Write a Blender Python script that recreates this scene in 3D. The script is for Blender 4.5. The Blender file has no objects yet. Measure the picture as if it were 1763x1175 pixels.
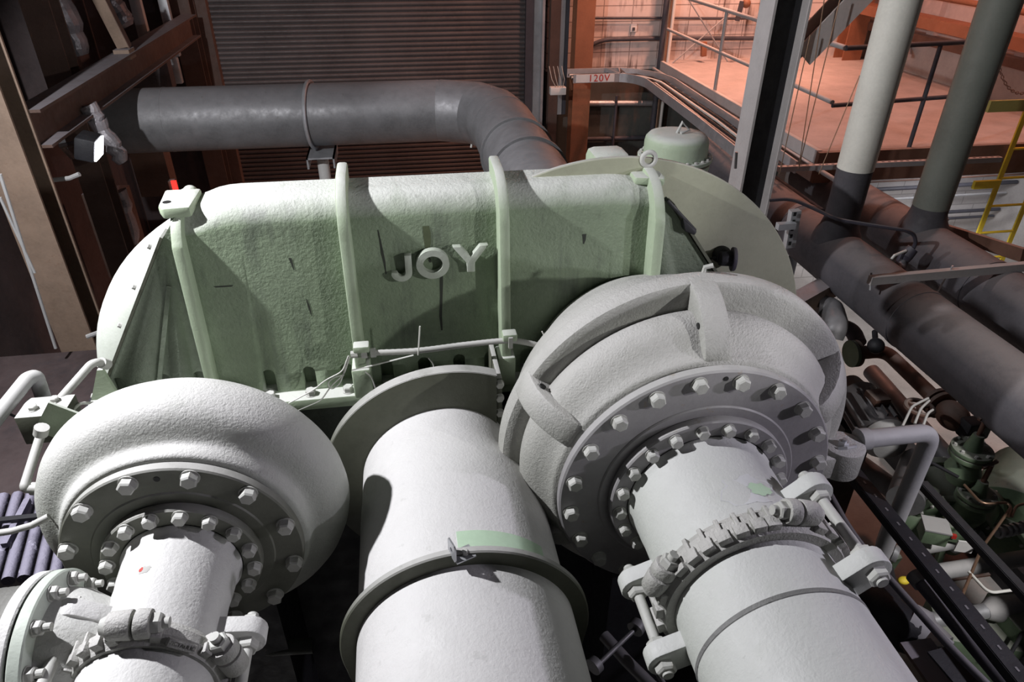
import bpy, bmesh, math, random
from mathutils import Vector, Matrix, Quaternion
random.seed(7)
R = math.radians
C = bpy.context.scene.collection
S = bpy.context.scene
# ---------------------------------------------------------------- camera, world, lights, exposure
FPX, PITCH, YAW, ROLL = 1200.0, R(32.2), R(9.2), R(0.35)
FW = Vector((math.sin(YAW)*math.cos(PITCH), math.cos(YAW)*math.cos(PITCH), -math.sin(PITCH)))
RT0 = Vector((math.cos(YAW), -math.sin(YAW), 0.0)); UP0 = RT0.cross(FW)
RT = math.cos(ROLL)*RT0 + math.sin(ROLL)*UP0
UP = -math.sin(ROLL)*RT0 + math.cos(ROLL)*UP0
cam = bpy.data.objects.new('camera', bpy.data.cameras.new('camera')); C.objects.link(cam)
cam.data.sensor_width = 36; cam.data.sensor_fit = 'HORIZONTAL'; cam.data.lens = FPX*36/1763
cam.data.clip_start = .05; cam.data.clip_end = 100
cam.matrix_world = Matrix((RT, UP, -FW)).transposed().to_4x4()
S.camera = cam
S.view_settings.view_transform = 'Standard'; S.view_settings.look = 'None'
S.view_settings.gamma = 1; S.view_settings.exposure = 0; S.view_settings.use_curve_mapping = False
wd = bpy.data.worlds.new('hall'); S.world = wd; wd.use_nodes = True
wd.node_tree.nodes['Background'].inputs[0].default_value = (.75, .72, .9, 1)
wd.node_tree.nodes['Background'].inputs[1].default_value = .005
def spot(name, loc, aim, watts, col, angle=120, size=.06, blend=.4):
    l = bpy.data.lights.new(name, 'SPOT'); l.energy = watts; l.color = col
    l.spot_size = R(angle); l.spot_blend = blend; l.shadow_soft_size = size
    o = bpy.data.objects.new(name, l); C.objects.link(o); o.location = loc
    o.rotation_euler = (Vector(aim)-Vector(loc)).to_track_quat('-Z', 'Y').to_euler(); return o
def point(name, loc, watts, col, size=.12):
    l = bpy.data.lights.new(name, 'POINT'); l.energy = watts; l.color = col; l.shadow_soft_size = size
    o = bpy.data.objects.new(name, l); C.objects.link(o); o.location = loc; return o
spot('floodlight_left', (-2.7, 2.77, .75), (-.6, 2.9, -1.6), 900, (.97, .97, 1.0), 172, .05, .15)
spot('floodlight_right', (3.5, 1.1, -1.0), (.6, 2.4, -1.9), 120, (.91, .86, 1.0), 100, .05)
spot('floodlight_gallery', (4.2, -.5, .13), (.4, 3.0, -.98), 390, (.97, .97, .95), 30, .06, .5)
spot('bay_fill_light', (-2.4, 5.7, .9), (2.8, 6.6, -1.2), 330, (.96, .95, 1.0), 85, .08)  # added fill light that brightens the grey column, riser and big pipe
spot('sodium_lamp_platform', (5.4, 9.0, 2.9), (6.3, 11.2, -2.3), 520, (1.0, .42, .29), 140, .2)
spot('sodium_lamp_wall', (5.2, 10.9, 1.9), (4.3, 12.3, -.3), 800, (1.0, .47, .32), 130, .15)
spot('sodium_lamp_front', (6.6, 6.6, 3.0), (6.2, 8.6, -2.6), 260, (1.0, .45, .34), 100, .2)
spot('tube_lamp_undercroft', (7.1, 7.3, -2.75), (7.1, 8.3, -3.6), 40, (.92, .92, 1.0), 150, .2)
spot('pumps_fill_light', (3.7, -.1, .4), (4.0, 3.1, -4.0), 700, (1.0, .96, .95), 42, .15)  # added narrow fill light, out of view, that lifts the pump deck
spot('floor_fill_light', (5.7, 6.3, -3.0), (6.0, 6.8, -5), 90, (1.0, .94, .92), 140, .2)  # added fill light that whitens the concrete floor below the deck

def ray(px, py):
    return (px-881.5)/FPX*RT - (py-587.5)/FPX*UP + FW
def W(px, py, x=None, y=None, z=None):
    """world point on the sight line of a photograph pixel, at a known world x, y or z"""
    r = ray(px, py)
    t = x/r.x if x is not None else y/r.y if y is not None else z/r.z
    return r*t
# ---------------------------------------------------------------- mesh builder
WL = {}
def frame(d, up=None):
    d = Vector(d).normalized()
    up = Vector(up) if up is not None else (Vector((0, 0, 1)) if abs(d.z) < .9 else Vector((0, 1, 0)))
    u = up.cross(d).normalized(); v = d.cross(u)
    return u, v, d
class MB:
    def __init__(s): s.bm = bmesh.new()
    def V(s, pts): return [s.bm.verts.new(p) for p in pts]
    def F(s, vs):
        try: s.bm.faces.new(vs)
        except ValueError: pass
    def box(s, c, d, M=None):
        c = Vector(c); M = M or Matrix.Identity(3); vs = []
        for x in (-.5, .5):
            for y in (-.5, .5):
                for z in (-.5, .5): vs.append(c + M @ Vector((x*d[0], y*d[1], z*d[2])))
        v = s.V(vs)
        for f in ((0,1,3,2),(4,6,7,5),(0,4,5,1),(2,3,7,6),(0,2,6,4),(1,5,7,3)): s.F([v[i] for i in f])
        return s
    def span(s, a, b):
        a, b = Vector(a), Vector(b); return s.box((a+b)/2, [abs(t) for t in b-a])
    def bar(s, p0, p1, w, h, up=None):
        p0, p1 = Vector(p0), Vector(p1); u, v, d = frame(p1-p0, up)
        return s.box((p0+p1)/2, (w, h, (p1-p0).length), Matrix((u, v, d)).transposed())
    def rings(s, rings, closed_u=True, caps=True, loop=False):
        vr = [s.V(r) for r in rings]; n = len(vr[0]); m = len(vr)
        for i in range(m if loop else m-1):
            a, b = vr[i], vr[(i+1) % m]
            for k in range(n if closed_u else n-1):
                s.F((a[k], a[(k+1) % n], b[(k+1) % n], b[k]))
        if caps and not loop:
            s.F(vr[0]); s.F(vr[-1])
        return s
    def cyl(s, p0, p1, r0, r1=None, n=24):
        p0, p1 = Vector(p0), Vector(p1); r1 = r0 if r1 is None else r1
        u, v, d = frame(p1-p0)
        ring = lambda p, r: [p+u*r*math.cos(2*math.pi*k/n)+v*r*math.sin(2*math.pi*k/n) for k in range(n)]
        return s.rings([ring(p0, r0), ring(p1, r1)])
    def tube(s, pts, r, n=12, bend=0, seg=6):
        pts = [Vector(p) for p in pts]
        if bend:
            out = [pts[0]]
            for i in range(1, len(pts)-1):
                a, b, c = pts[i-1], pts[i], pts[i+1]
                l = min(bend, (a-b).length*.49, (c-b).length*.49)
                p, q = b+(a-b).normalized()*l, b+(c-b).normalized()*l
                for k in range(seg+1):
                    t = k/seg; out.append(p*(1-t)**2+b*2*t*(1-t)+q*t*t)
            out.append(pts[-1]); pts = out
        rs = r if isinstance(r, (list, tuple)) else [r]*len(pts)
        rings = []; u = None
        for i, p in enumerate(pts):
            d = (pts[min(i+1, len(pts)-1)]-pts[max(i-1, 0)]).normalized()
            if u is None: u = frame(d)[0]
            u = (u-d*u.dot(d)).normalized(); v = d.cross(u)
            rings.append([p+u*rs[i]*math.cos(2*math.pi*k/n)+v*rs[i]*math.sin(2*math.pi*k/n) for k in range(n)])
        return s.rings(rings)
    def lathe(s, prof, c, axis=(0,1,0), n=96, a0=0, a1=360, ref=None, hollow=False, fn=None):
        """prof: (t, r) along axis; angle 0 = ref direction; hollow: the profile is a closed loop"""
        c = Vector(c); d = Vector(axis).normalized()
        if ref is None: ref = Vector((1,0,0)) if abs(d.x) < .9 else Vector((0,1,0))
        u = (Vector(ref)-d*Vector(ref).dot(d)).normalized(); v = u.cross(d)
        if v.z < 0: v = -v
        full = abs(a1-a0) >= 360; m = n if full else n+1
        rings = []
        for k in range(m):
            a = R(a0+(a1-a0)*k/n); ring = []
            for t, r in prof:
                rr = fn(t, r, math.degrees(a)) if fn else r
                ring.append(c+d*t+(u*math.cos(a)+v*math.sin(a))*rr)
            rings.append(ring)
        s.rings(rings, closed_u=hollow, caps=hollow and not full, loop=full)
        if not hollow and not full: pass
        return s
    def prism(s, poly, o, u, v, w):
        """polygon (a,b) in frame o,u,v extruded by vector w"""
        o, u, v, w = Vector(o), Vector(u), Vector(v), Vector(w)
        a = [o+u*p+v*q for p, q in poly]
        return s.rings([a, [p+w for p in a]])
    def ball(s, c, r, n=12, sc=(1,1,1)):
        M = Matrix.Translation(c) @ Matrix.Diagonal((*[r*k for k in sc], 1))
        bmesh.ops.create_uvsphere(s.bm, u_segments=n*2, v_segments=n, radius=1, matrix=M); return s
    def hexa(s, p, d, r, h, n=6, rot=0):
        p = Vector(p); u, v, d = frame(d)
        ring = lambda t, rr: [p+d*t+u*rr*math.cos(rot+2*math.pi*k/n)+v*rr*math.sin(rot+2*math.pi*k/n) for k in range(n)]
        return s.rings([ring(0, r), ring(h*.8, r), ring(h, r*.82)])
    def build(s, name, mat, parent=None, sharp=38, bevel=0, loc=None):
        bmesh.ops.remove_doubles(s.bm, verts=s.bm.verts, dist=1e-5)
        bmesh.ops.recalc_face_normals(s.bm, faces=s.bm.faces)
        if bevel:
            es = [e for e in s.bm.edges if len(e.link_faces) == 2 and e.calc_face_angle(0) > R(30)]
            bmesh.ops.bevel(s.bm, geom=es, offset=bevel, segments=2, profile=.5, affect='EDGES', clamp_overlap=True)
        base = WL.get(parent.name, Vector()) if parent else None
        if parent is None:
            vs = [v.co for v in s.bm.verts]
            if loc is None:
                loc = Vector(((min(v.x for v in vs)+max(v.x for v in vs))/2, (min(v.y for v in vs)+max(v.y for v in vs))/2, min(v.z for v in vs)))
            base = Vector(loc)
        bmesh.ops.translate(s.bm, verts=s.bm.verts, vec=-base)
        me = bpy.data.meshes.new(name); s.bm.to_mesh(me); s.bm.free()
        me.shade_smooth(); me.set_sharp_from_angle(angle=R(sharp))
        me.materials.append(mat)
        o = bpy.data.objects.new(name, me); C.objects.link(o)
        if parent: o.parent = parent
        else: o.location = base
        WL[o.name] = base.copy()
        return o
def thing(name, label, cat, loc, group=None):
    o = bpy.data.objects.new(name, None); o.empty_display_size = .1; C.objects.link(o)
    o.location = loc; o['label'] = label; o['category'] = cat
    if group: o['group'] = group
    WL[o.name] = Vector(loc); return o
def tag(o, label, cat, group=None, kind=None):
    o['label'] = label; o['category'] = cat
    if group: o['group'] = group
    if kind: o['kind'] = kind
    return o
def struct(o): o['kind'] = 'structure'; return o
def inst(src_mesh, name, parent, p, axis, roll=0, label=None):
    """one more bolt (nut, pad ...): shared mesh whose own axis is +Z"""
    o = bpy.data.objects.new(name, src_mesh); C.objects.link(o); o.parent = parent
    u, v, d = frame(axis); M = Matrix((u, v, d)).transposed() @ Matrix.Rotation(roll, 3, 'Z')
    o.location = Vector(p)-WL[parent.name]; o.rotation_euler = M.to_euler(); return o
def shared(mb, name, mat, sharp=38, bevel=0):
    bmesh.ops.recalc_face_normals(mb.bm, faces=mb.bm.faces)
    if bevel:
        bmesh.ops.bevel(mb.bm, geom=list(mb.bm.edges), offset=bevel, segments=2, profile=.5, affect='EDGES', clamp_overlap=True)
    me = bpy.data.meshes.new(name); mb.bm.to_mesh(me); mb.bm.free()
    me.shade_smooth(); me.set_sharp_from_angle(angle=R(sharp)); me.materials.append(mat); return me
# ---------------------------------------------------------------- materials
def paint(name, col, dark=.6, dust=None, dustn=(.35, .95), damt=.8, bump=.25, bscale=90, rough=.62, metal=0.0,
          spots=0.0, spotcol=(.03,.025,.02), streak=0.0, streakcol=(.03,.03,.035), sfreq=9, grid=None, chips=0.0, chipcol=(.02,.02,.02), mscale=3.0, emit=None):
    m = bpy.data.materials.new(name); m.use_nodes = True; nt = m.node_tree; N = nt.nodes; L = nt.links
    b = N['Principled BSDF']; g = N.new('ShaderNodeNewGeometry')
    def noise(sc, det=5, rough_=.6, stretch=None):
        n = N.new('ShaderNodeTexNoise'); n.inputs['Scale'].default_value = sc; n.inputs['Detail'].default_value = det
        n.inputs['Roughness'].default_value = rough_
        if stretch:
            mp = N.new('ShaderNodeMapping'); mp.inputs['Scale'].default_value = stretch
            L.new(g.outputs['Position'], mp.inputs['Vector']); L.new(mp.outputs[0], n.inputs['Vector'])
        else: L.new(g.outputs['Position'], n.inputs['Vector'])
        return n.outputs['Fac']
    def rng(v, a, b_, c=0, d=1):
        r = N.new('ShaderNodeMapRange'); r.inputs[1].default_value = a; r.inputs[2].default_value = b_
        r.inputs[3].default_value = c; r.inputs[4].default_value = d; L.new(v, r.inputs[0]); return r.outputs[0]
    def mul(a, b_):
        r = N.new('ShaderNodeMath'); r.operation = 'MULTIPLY'; L.new(a, r.inputs[0])
        if isinstance(b_, float): r.inputs[1].default_value = b_
        else: L.new(b_, r.inputs[1])
        return r.outputs[0]
    def mix(f, a, b_):
        r = N.new('ShaderNodeMix'); r.data_type = 'RGBA'; L.new(f, r.inputs[0])
        for k, s in ((6, a), (7, b_)):
            if isinstance(s, tuple): r.inputs[k].default_value = (*s, 1)
            else: L.new(s, r.inputs[k])
        return r.outputs[2]
    c = mix(rng(noise(mscale), .3, .7), tuple(x*dark for x in col), col)
    c = mix(rng(noise(mscale*14, 3), .35, .75, 0, .35), c, tuple(min(1, x*1.12) for x in col))
    if streak: c = mix(rng(mul(noise(1.0, 5, .7, (sfreq, sfreq, .5)), noise(2.0, 3)), .27, .42, 0, streak), c, streakcol)
    if dust:
        sx = N.new('ShaderNodeSeparateXYZ'); L.new(g.outputs['Normal'], sx.inputs[0])
        f = mul(rng(sx.outputs[2], dustn[0], dustn[1], 0, damt), rng(noise(7, 6, .65), .3, .5, .65, 1))
        c = mix(f, c, dust)
    if spots: c = mix(rng(noise(16, 6, .7), .62, .68, 0, spots), c, spotcol)
    if chips: c = mix(rng(noise(38, 5, .75), .69, .72, 0, chips), c, chipcol)
    if grid:
        bk = N.new('ShaderNodeTexBrick'); sp = N.new('ShaderNodeSeparateXYZ'); cb = N.new('ShaderNodeCombineXYZ')
        L.new(g.outputs['Position'], sp.inputs[0]); L.new(sp.outputs[0], cb.inputs[0]); L.new(sp.outputs[2], cb.inputs[1]); L.new(cb.outputs[0], bk.inputs['Vector'])
        bk.inputs['Scale'].default_value = 1; bk.inputs['Brick Width'].default_value = grid[0]; bk.inputs['Row Height'].default_value = grid[1]
        bk.inputs['Mortar Size'].default_value = .008; bk.inputs['Mortar Smooth'].default_value = 0; bk.offset = grid[3]
        c = mix(mul(bk.outputs['Fac'], grid[2]), c, streakcol)
    L.new(c, b.inputs['Base Color'])
    b.inputs['Metallic'].default_value = metal
    L.new(rng(noise(11, 3), .3, .7, max(.05, rough-.1), min(1, rough+.15)), b.inputs['Roughness'])
    if bump:
        bp = N.new('ShaderNodeBump'); bp.inputs['Strength'].default_value = bump; bp.inputs['Distance'].default_value = .006
        a = N.new('ShaderNodeMath'); a.operation = 'ADD'; L.new(noise(bscale, 3), a.inputs[0]); L.new(noise(bscale*.45, 4), a.inputs[1])
        L.new(a.outputs[0], bp.inputs['Height']); L.new(bp.outputs[0], b.inputs['Normal'])
    if emit:
        b.inputs['Emission Color'].default_value = (*emit[:3], 1); b.inputs['Emission Strength'].default_value = emit[3]
    return m
DUST = (.56, .55, .54)
M = dict(
 casing=paint('mint_green_brushed_paint', (.225,.285,.19), .72, dust=(.62,.63,.60), dustn=(.25,.9), damt=.95, bump=.6, bscale=70, chips=.55, streak=.6, spots=.12),
 casing_smooth=paint('mint_green_paint', (.34,.41,.29), .85, dust=(.62,.62,.60), dustn=(.4,.95), damt=.8, bump=.2, chips=.25),
 panel=paint('dusty_mint_paint', (.19,.225,.17), .6, dust=DUST, bump=.6, bscale=70, chips=.5, spots=.3, spotcol=(.09,.10,.08)),
 disc=paint('pale_olive_mint_paint', (.38,.39,.285), .8, dust=DUST, bump=.08, chips=.45, chipcol=(.10,.06,.035), spots=.12, spotcol=(.2,.16,.09)),
 volute=paint('dusty_grey_cast_paint', (.40,.42,.37), .8, dust=(.66,.65,.64), dustn=(.0,.8), damt=.9, bump=.42, bscale=120, spots=.12, spotcol=(.25,.25,.22), chips=.25, chipcol=(.08,.08,.07)),
 cast=paint('grey_cast_paint', (.36,.36,.33), .7, dust=(.58,.565,.555), dustn=(.1,.9), damt=.75, bump=.6, bscale=120, spots=.15, spotcol=(.14,.14,.12)),
 flange=paint('grey_green_plate_paint', (.15,.155,.125), .7, dust=DUST, damt=.7, bump=.12, spots=.3, spotcol=(.12,.10,.07), chips=.15),
 flange_r=paint('grey_plate_paint', (.29,.28,.285), .75, dust=DUST, damt=.7, bump=.1, spots=.35, spotcol=(.27,.19,.10), chips=.2),
 bolt=paint('painted_bolt_steel', (.46,.46,.43), .75, dust=(.6,.6,.58), damt=.6, bump=.15, spots=.3, spotcol=(.22,.2,.14)),
 pipe=paint('off_white_pipe_paint', (.60,.60,.58), .86, dust=(.64,.63,.63), dustn=(-.2,.9), damt=.7, bump=.4, bscale=80, chips=.2, chipcol=(.15,.13,.1), spots=.12, spotcol=(.42,.42,.4)),
 pipe_g=paint('pale_grey_pipe_paint', (.55,.57,.53), .86, dust=(.60,.60,.60), dustn=(0,.9), damt=.8, bump=.3, chips=.25, chipcol=(.2,.19,.17), spots=.12, spotcol=(.42,.42,.40)),
 duct=paint('grey_white_duct_paint', (.62,.61,.60), .8, dust=(.68,.67,.67), dustn=(0,.9), damt=.7, bump=.3, spots=.22, spotcol=(.36,.36,.34), chips=.3, chipcol=(.12,.11,.09)),
 mint=paint('bare_mint_paint', (.50,.66,.49), .9, bump=.05, chips=.3, chipcol=(.2,.2,.12)),
 collar=paint('dull_olive_plate', (.095,.10,.072), .7, dust=DUST, damt=.8, bump=.1, spots=.3, spotcol=(.07,.07,.05)),
 groove=paint('black_gasket', (.012,.012,.012), bump=.1),
 dark=paint('black_steel', (.02,.02,.024), .5, bump=.2),
 skid=paint('oily_dark_green_steel', (.05,.058,.045), .5, bump=.5, bscale=40, spots=.5),
 letter=paint('pale_worn_letter_metal', (.46,.50,.43), .8, bump=.2, chips=.3),
 bigpipe=paint('sooty_grey_pipe', (.20,.20,.205), .6, dust=(.27,.26,.27), dustn=(.1,.9), damt=.7, bump=.08, spots=.3, spotcol=(.09,.085,.07), rough=.5, metal=.3),
 inspipe=paint('dusty_insulated_pipe', (.085,.08,.09), .6, dust=(.25,.22,.215), dustn=(.45,1), damt=.8, bump=.25, bscale=120, rough=.75),
 whitepipe=paint('white_riser_paint', (.76,.74,.66), .85, bump=.12, chips=.15, spots=.08),
 greenpipe=paint('grey_green_riser_paint', (.20,.215,.185), .8, bump=.08, chips=.25, chipcol=(.5,.48,.42)),
 redbrown=paint('red_oxide_steel', (.15,.075,.05), .6, dust=(.28,.24,.22), damt=.6, bump=.15, spots=.25),
 beige=paint('dusty_brown_column', (.24,.17,.125), .6, dust=(.3,.28,.3), damt=.9, bump=.15, spots=.3, spotcol=(.12,.05,.03)),
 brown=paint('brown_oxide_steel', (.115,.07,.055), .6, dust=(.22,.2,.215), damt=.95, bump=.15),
 greysteel=paint('light_grey_column', (.50,.47,.46), .8, dust=DUST, damt=.8, bump=.1, spots=.2, spotcol=(.25,.14,.12)),
 orangecol=paint('orange_brown_column', (.30,.12,.06), .7, bump=.1, spots=.2),
 railing=paint('grey_handrail_paint', (.34,.34,.34), .8, dust=DUST, damt=.7, bump=.08),
 darkrail=paint('dark_handrail_paint', (.07,.07,.085), .7, bump=.08),
 galv=paint('galvanised_steel', (.55,.56,.58), .8, metal=.6, rough=.42, bump=.04),
 white=paint('white_enamel', (.7,.7,.68), .9, bump=.05),
 yellow=paint('yellow_safety_paint', (.75,.58,.04), .85, bump=.05, chips=.2),
 red=paint('red_paint', (.5,.03,.02), .8, bump=.05),
 rubber=paint('black_cable_sheath', (.03,.03,.032), .7, bump=.1),
 purple=paint('dusty_black_cable', (.06,.055,.075), .7, dust=(.25,.24,.24), damt=.5, bump=.1),
 pump=paint('pump_green_enamel', (.16,.23,.14), .6, dust=(.30,.30,.27), damt=.7, bump=.12, spots=.3, spotcol=(.05,.05,.04)),
 copper=paint('copper_tube', (.34,.22,.15), .8, metal=.7, rough=.4, bump=0),
 conduit=paint('dusty_flexible_conduit', (.40,.40,.37), .8, dust=DUST, damt=.8, bump=.1),
 wire=paint('pale_wire', (.66,.66,.62), .9, bump=0),
 blockwall=paint('white_block_wall', (.55,.53,.52), .8, bump=.1, grid=(.4,.2,.5,.5), streakcol=(.2,.19,.18)),
 concrete=paint('pale_concrete', (.42,.40,.38), .7, bump=.15, spots=.4, spotcol=(.2,.19,.18), rough=.7),
 platform=paint('dusty_concrete_platform', (.50,.44,.42), .75, bump=.25, spots=.2, spotcol=(.25,.16,.12), rough=.8),
 wallback=paint('streaked_painted_wall', (.70,.62,.58), .8, bump=.15, streak=.95, sfreq=16, grid=(.5,.24,.6,0), streakcol=(.07,.04,.03), spots=.1, spotcol=(.3,.15,.1), mscale=.8),
 greygreen=paint('grey_green_lower_wall', (.10,.105,.095), .6, bump=.15, streak=.4, streakcol=(.30,.14,.09), mscale=1.2),
 wallside=paint('salmon_panel_wall', (.62,.50,.46), .75, bump=.1, streak=.2, streakcol=(.35,.2,.15), mscale=1.0),
 wallleft=paint('sooty_purple_brown_sheeting', (.085,.062,.062), .5, bump=.2, streak=.5, mscale=1.6),
 door=paint('sooty_roller_slats', (.125,.11,.11), .55, bump=.05, spots=.35, spotcol=(.03,.028,.028), mscale=1.5, rough=.5),
 foil=paint('crumpled_foil_wrap', (.33,.31,.33), .4, bump=.9, bscale=22, rough=.35, metal=.3),
 lampglow=paint('lamp_lens', (.9,.9,.95), emit=(.93,.93,1,18), bump=0),
 exitglow=paint('red_lit_lens', (.5,.02,.02), emit=(1,.03,.02,1.6), bump=0),
 lavender=paint('dusty_violet_grating', (.05,.045,.075), .4, dust=(.36,.34,.44), damt=.7, bump=.8, bscale=60, spots=.7, spotcol=(.5,.48,.6)),
 dome=paint('dusty_pale_mint_paint', (.44,.50,.41), .9, dust=(.64,.65,.62), dustn=(-.5,.6), damt=.8, bump=.15),
)
# the bolts of the machine: hexagon head on a washer
def bolt_mesh(r, h, name, stud=0):
    mb = MB(); mb.cyl((0,0,0), (0,0,.004), r*1.12, n=20); mb.hexa((0,0,.004), (0,0,1), r, h)
    if stud: mb.cyl((0,0,h), (0,0,h+stud), r*.55, n=12)
    return shared(mb, name, M['bolt'], 25)
BOLT_L = bolt_mesh(.031, .032, 'bolt_large'); BOLT_M = bolt_mesh(.026, .028, 'bolt_medium'); BOLT_S = bolt_mesh(.020, .018, 'bolt_small'); BOLT_XS = bolt_mesh(.012, .012, 'bolt_tiny')
STUD = bolt_mesh(.024, .022, 'stud_nut', .028)
YF = Vector((0,-1,0))
def polar(c, y, r, deg): return Vector((c[0]+r*math.cos(R(deg)), y, c[1]+r*math.sin(R(deg))))
# ---------------------------------------------------------------- compressor: gear casing
gc = thing('gear_casing', 'long mint green ribbed gear casing with raised three-letter lettering on its front', 'gear casing', (.1, 3.3, -5))
def arc(cy, cz, r, a0, a1, n=8): return [(cy+r*math.cos(R(a0+(a1-a0)*k/n)), cz+r*math.sin(R(a0+(a1-a0)*k/n))) for k in range(n+1)]
def case_profile(e):
    """outline (y,z) of the upper casing grown by e"""
    return [(2.985-e, -2.10), (3.0485-e, -1.29), (3.05-e, -1.27)] + arc(3.19, -1.26, .14+e, 180, 90, 14)[1:] + [(3.30+e*.3, -1.115+e)]
xs = (-1.0, 1.19)
pf = case_profile(0) + [(3.38, -1.2), (3.38, -2.10)]
mb = MB(); secs = [(-1.0,.05),(-.95,.046),(-.9,.03),(-.85,.012),(-.8,.003),(-.75,0),(.98,0),(1.04,.004),(1.1,.014),(1.15,.022),(1.19,.026)]
mb.rings([[Vector((x, y, z-d*min(1, max(0, (z+1.3)/.12)))) for y, z in pf] for x, d in secs])
shell = mb.build('upper_shell', M['casing'], gc, 30)
def flat_big(o):
    for f in o.data.polygons:
        if f.area > .06: f.use_smooth = False
slots = MB()
def slot_cut(x, y0, zt=-1.965, w=.062, h=.128):
    poly = [(x-w/2+w/2*(1-math.cos(a)) if 0 else x+w/2*math.cos(a), zt-w/2+w/2*math.sin(a)) for a in [math.pi*k/8 for k in range(9)]] + [(x-w/2, zt-h), (x+w/2, zt-h)]
    slots.prism(poly, (0,y0-.12,0), (1,0,0), (0,0,1), (0,.17,0))
SLX = [-.74, -.545, -.36, -.16, .03, .21, .37, .56, .76, .95]
for x in SLX: slot_cut(x, 3.0)
PSX = [-1.46, -1.25, -1.08, 1.3, 1.5, 1.7]
for x in PSX: slot_cut(x, 3.05, -1.975)
sl = slots.build('slot_cutter', M['groove'], None)
sl_me = sl.data; bpy.data.objects.remove(sl); 
def boolcut(o):
    """cut the bolt slots out of the wall mesh"""
    t = bpy.data.objects.new('slot_tool', sl_me); C.objects.link(t); t.location = Vector((0,0,0)) + SLOT_LOC
    md = o.modifiers.new('slots', 'BOOLEAN'); md.operation = 'DIFFERENCE'; md.solver = 'EXACT'; md.object = t
    bpy.context.view_layer.update()
    dg = bpy.context.evaluated_depsgraph_get(); me = bpy.data.meshes.new_from_object(o.evaluated_get(dg))
    o.modifiers.clear(); o.data = me; bpy.data.objects.remove(t)
SLOT_LOC = WL['slot_cutter']
boolcut(shell); flat_big(shell)
# ribs over the shell
for i, (x, w) in enumerate(((-1.0,.05), (-.28,.05), (.44,.05), (1.19,.055))):
    e = .075 if i in (1, 2) else (.07 if i == 0 else .10)
    out = case_profile(e); out[0] = (2.985-e*.9, -2.10)
    if i in (1, 2):
        out[0] = (2.985-.115, -2.10); n_ = len(out)-3
        out = [out[0], (3.0485-.105, -1.29), (3.05-.105, -1.27)] + [(y-.03*(1-k/(n_-1)), z) for k, (y, z) in enumerate(out[3:])]
    inn = case_profile(-.03)[::-1]
    if i in (0, 3):
        dz = .085 if i == 0 else .075; lower = lambda P: [(y, z-dz*min(1, max(0, (z+1.33)/.15))) for y, z in P]
        out, inn = lower(out), lower(inn)
    mb = MB(); mb.prism(out+inn, (x-w/2,0,0), (0,1,0), (0,0,1), (w,0,0))
    mb.build('rib', M['casing_smooth'], gc, 40, bevel=.012)
# feet of the ribs
for x in (-.28, .44):
    MB().span((x-.045, 2.87, -2.10), (x+.045, 3.0, -1.93)).build('rib_foot', M['casing_smooth'], gc, 40, bevel=.012)
# lifting ears at the top corners
mb = MB(); mb.prism([(-1.07,3.10),(-1.045,3.05),(-.93,3.06),(-.93,3.30),(-1.09,3.30)], (0,0,-1.178), (1,0,0), (0,1,0), (0,0,.05))
mb.build('lifting_ear', M['casing_smooth'], gc, 40, bevel=.012)
MB().cyl((-1.04,3.13,-1.13), (-1.04,3.13,-1.126), .018, n=14).build('ear_hole', M['groove'], gc)
mb = MB(); mb.prism([(1.10,3.12),(1.235,3.08),(1.25,3.12),(1.25,3.3),(1.10,3.3)], (0,0,-1.155), (1,0,0), (0,1,0), (0,0,.04))
mb.build('lifting_ear', M['casing_smooth'], gc, 40, bevel=.012)
# drips and scrapes on the front
def stain(pts, col):
    mb = MB(); mb.rings([[Vector((x-w/2, y, z)), Vector((x+w/2, y, z))] for x, z, w, y in [(x, z, w, 3.05-(-1.27-z)*.0783-.0015) for x, z, w in pts]], closed_u=False, caps=False)
    mb.build('drip_stain', col, gc)
dk = paint('old_oil_drip', (.035,.04,.03), .6, bump=.1); gdk = paint('wet_green_drip', (.10,.125,.06), .6, bump=.1)
stain([(.085,-1.275,.03),(.088,-1.31,.036),(.088,-1.36,.03),(.084,-1.40,.014),(.086,-1.44,.008)], gdk)
stain([(.088,-1.43,.012),(.095,-1.455,.01)], dk)
stain([(.145,-1.50,.012),(.142,-1.56,.016),(.137,-1.64,.012),(.128,-1.74,.014),(.13,-1.82,.008)], dk)
stain([(-.135,-1.28,.004),(-.13,-1.33,.008),(-.125,-1.40,.012),(-.12,-1.44,.01),(-.118,-1.5,.004)], dk)
stain([(-.545,-1.39,.014),(-.54,-1.42,.008),(-.535,-1.45,.004)], dk); stain([(-.5,-1.60,.004),(-.495,-1.64,.01),(-.488,-1.69,.003)], dk)
stain([(.845,-1.36,.02),(.846,-1.39,.014),(.843,-1.41,.006)], dk)
stain([(-.86,-1.505,.09),(-.86,-1.512,.07)], dk)
# side panels with bolted slanted edges
mb = MB(); mb.prism([(-1.0,-1.17),(-1.06,-1.25),(-1.58,-2.12),(-1.0,-2.12)], (0,3.05,0), (1,0,0), (0,0,1), (0,.07,0))
pl_ = mb.build('side_panel', M['panel'], gc, 30); boolcut(pl_)
mb = MB(); mb.prism([(1.19,-1.15),(1.26,-1.23),(1.92,-2.12),(1.19,-2.12)], (0,3.05,0), (1,0,0), (0,0,1), (0,.07,0))
pr_ = mb.build('side_panel', M['panel'], gc, 30); boolcut(pr_)
MB().bar((-1.10,3.045,-1.50), (-1.30,3.045,-2.1), .02, .012, (0,1,0)).build('weld_ridge', M['panel'], gc)
mb = MB(); mb.bar((-1.068,3.075,-1.25), (-1.588,3.075,-2.12), .012, .10, (0,1,0)); mb.build('edge_strip', M['collar'], gc)
mb = MB(); mb.bar((1.275,3.07,-1.23), (1.935,3.07,-2.12), .014, .09, (0,1,0)); mb.build('edge_strip', M['collar'], gc)
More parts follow.
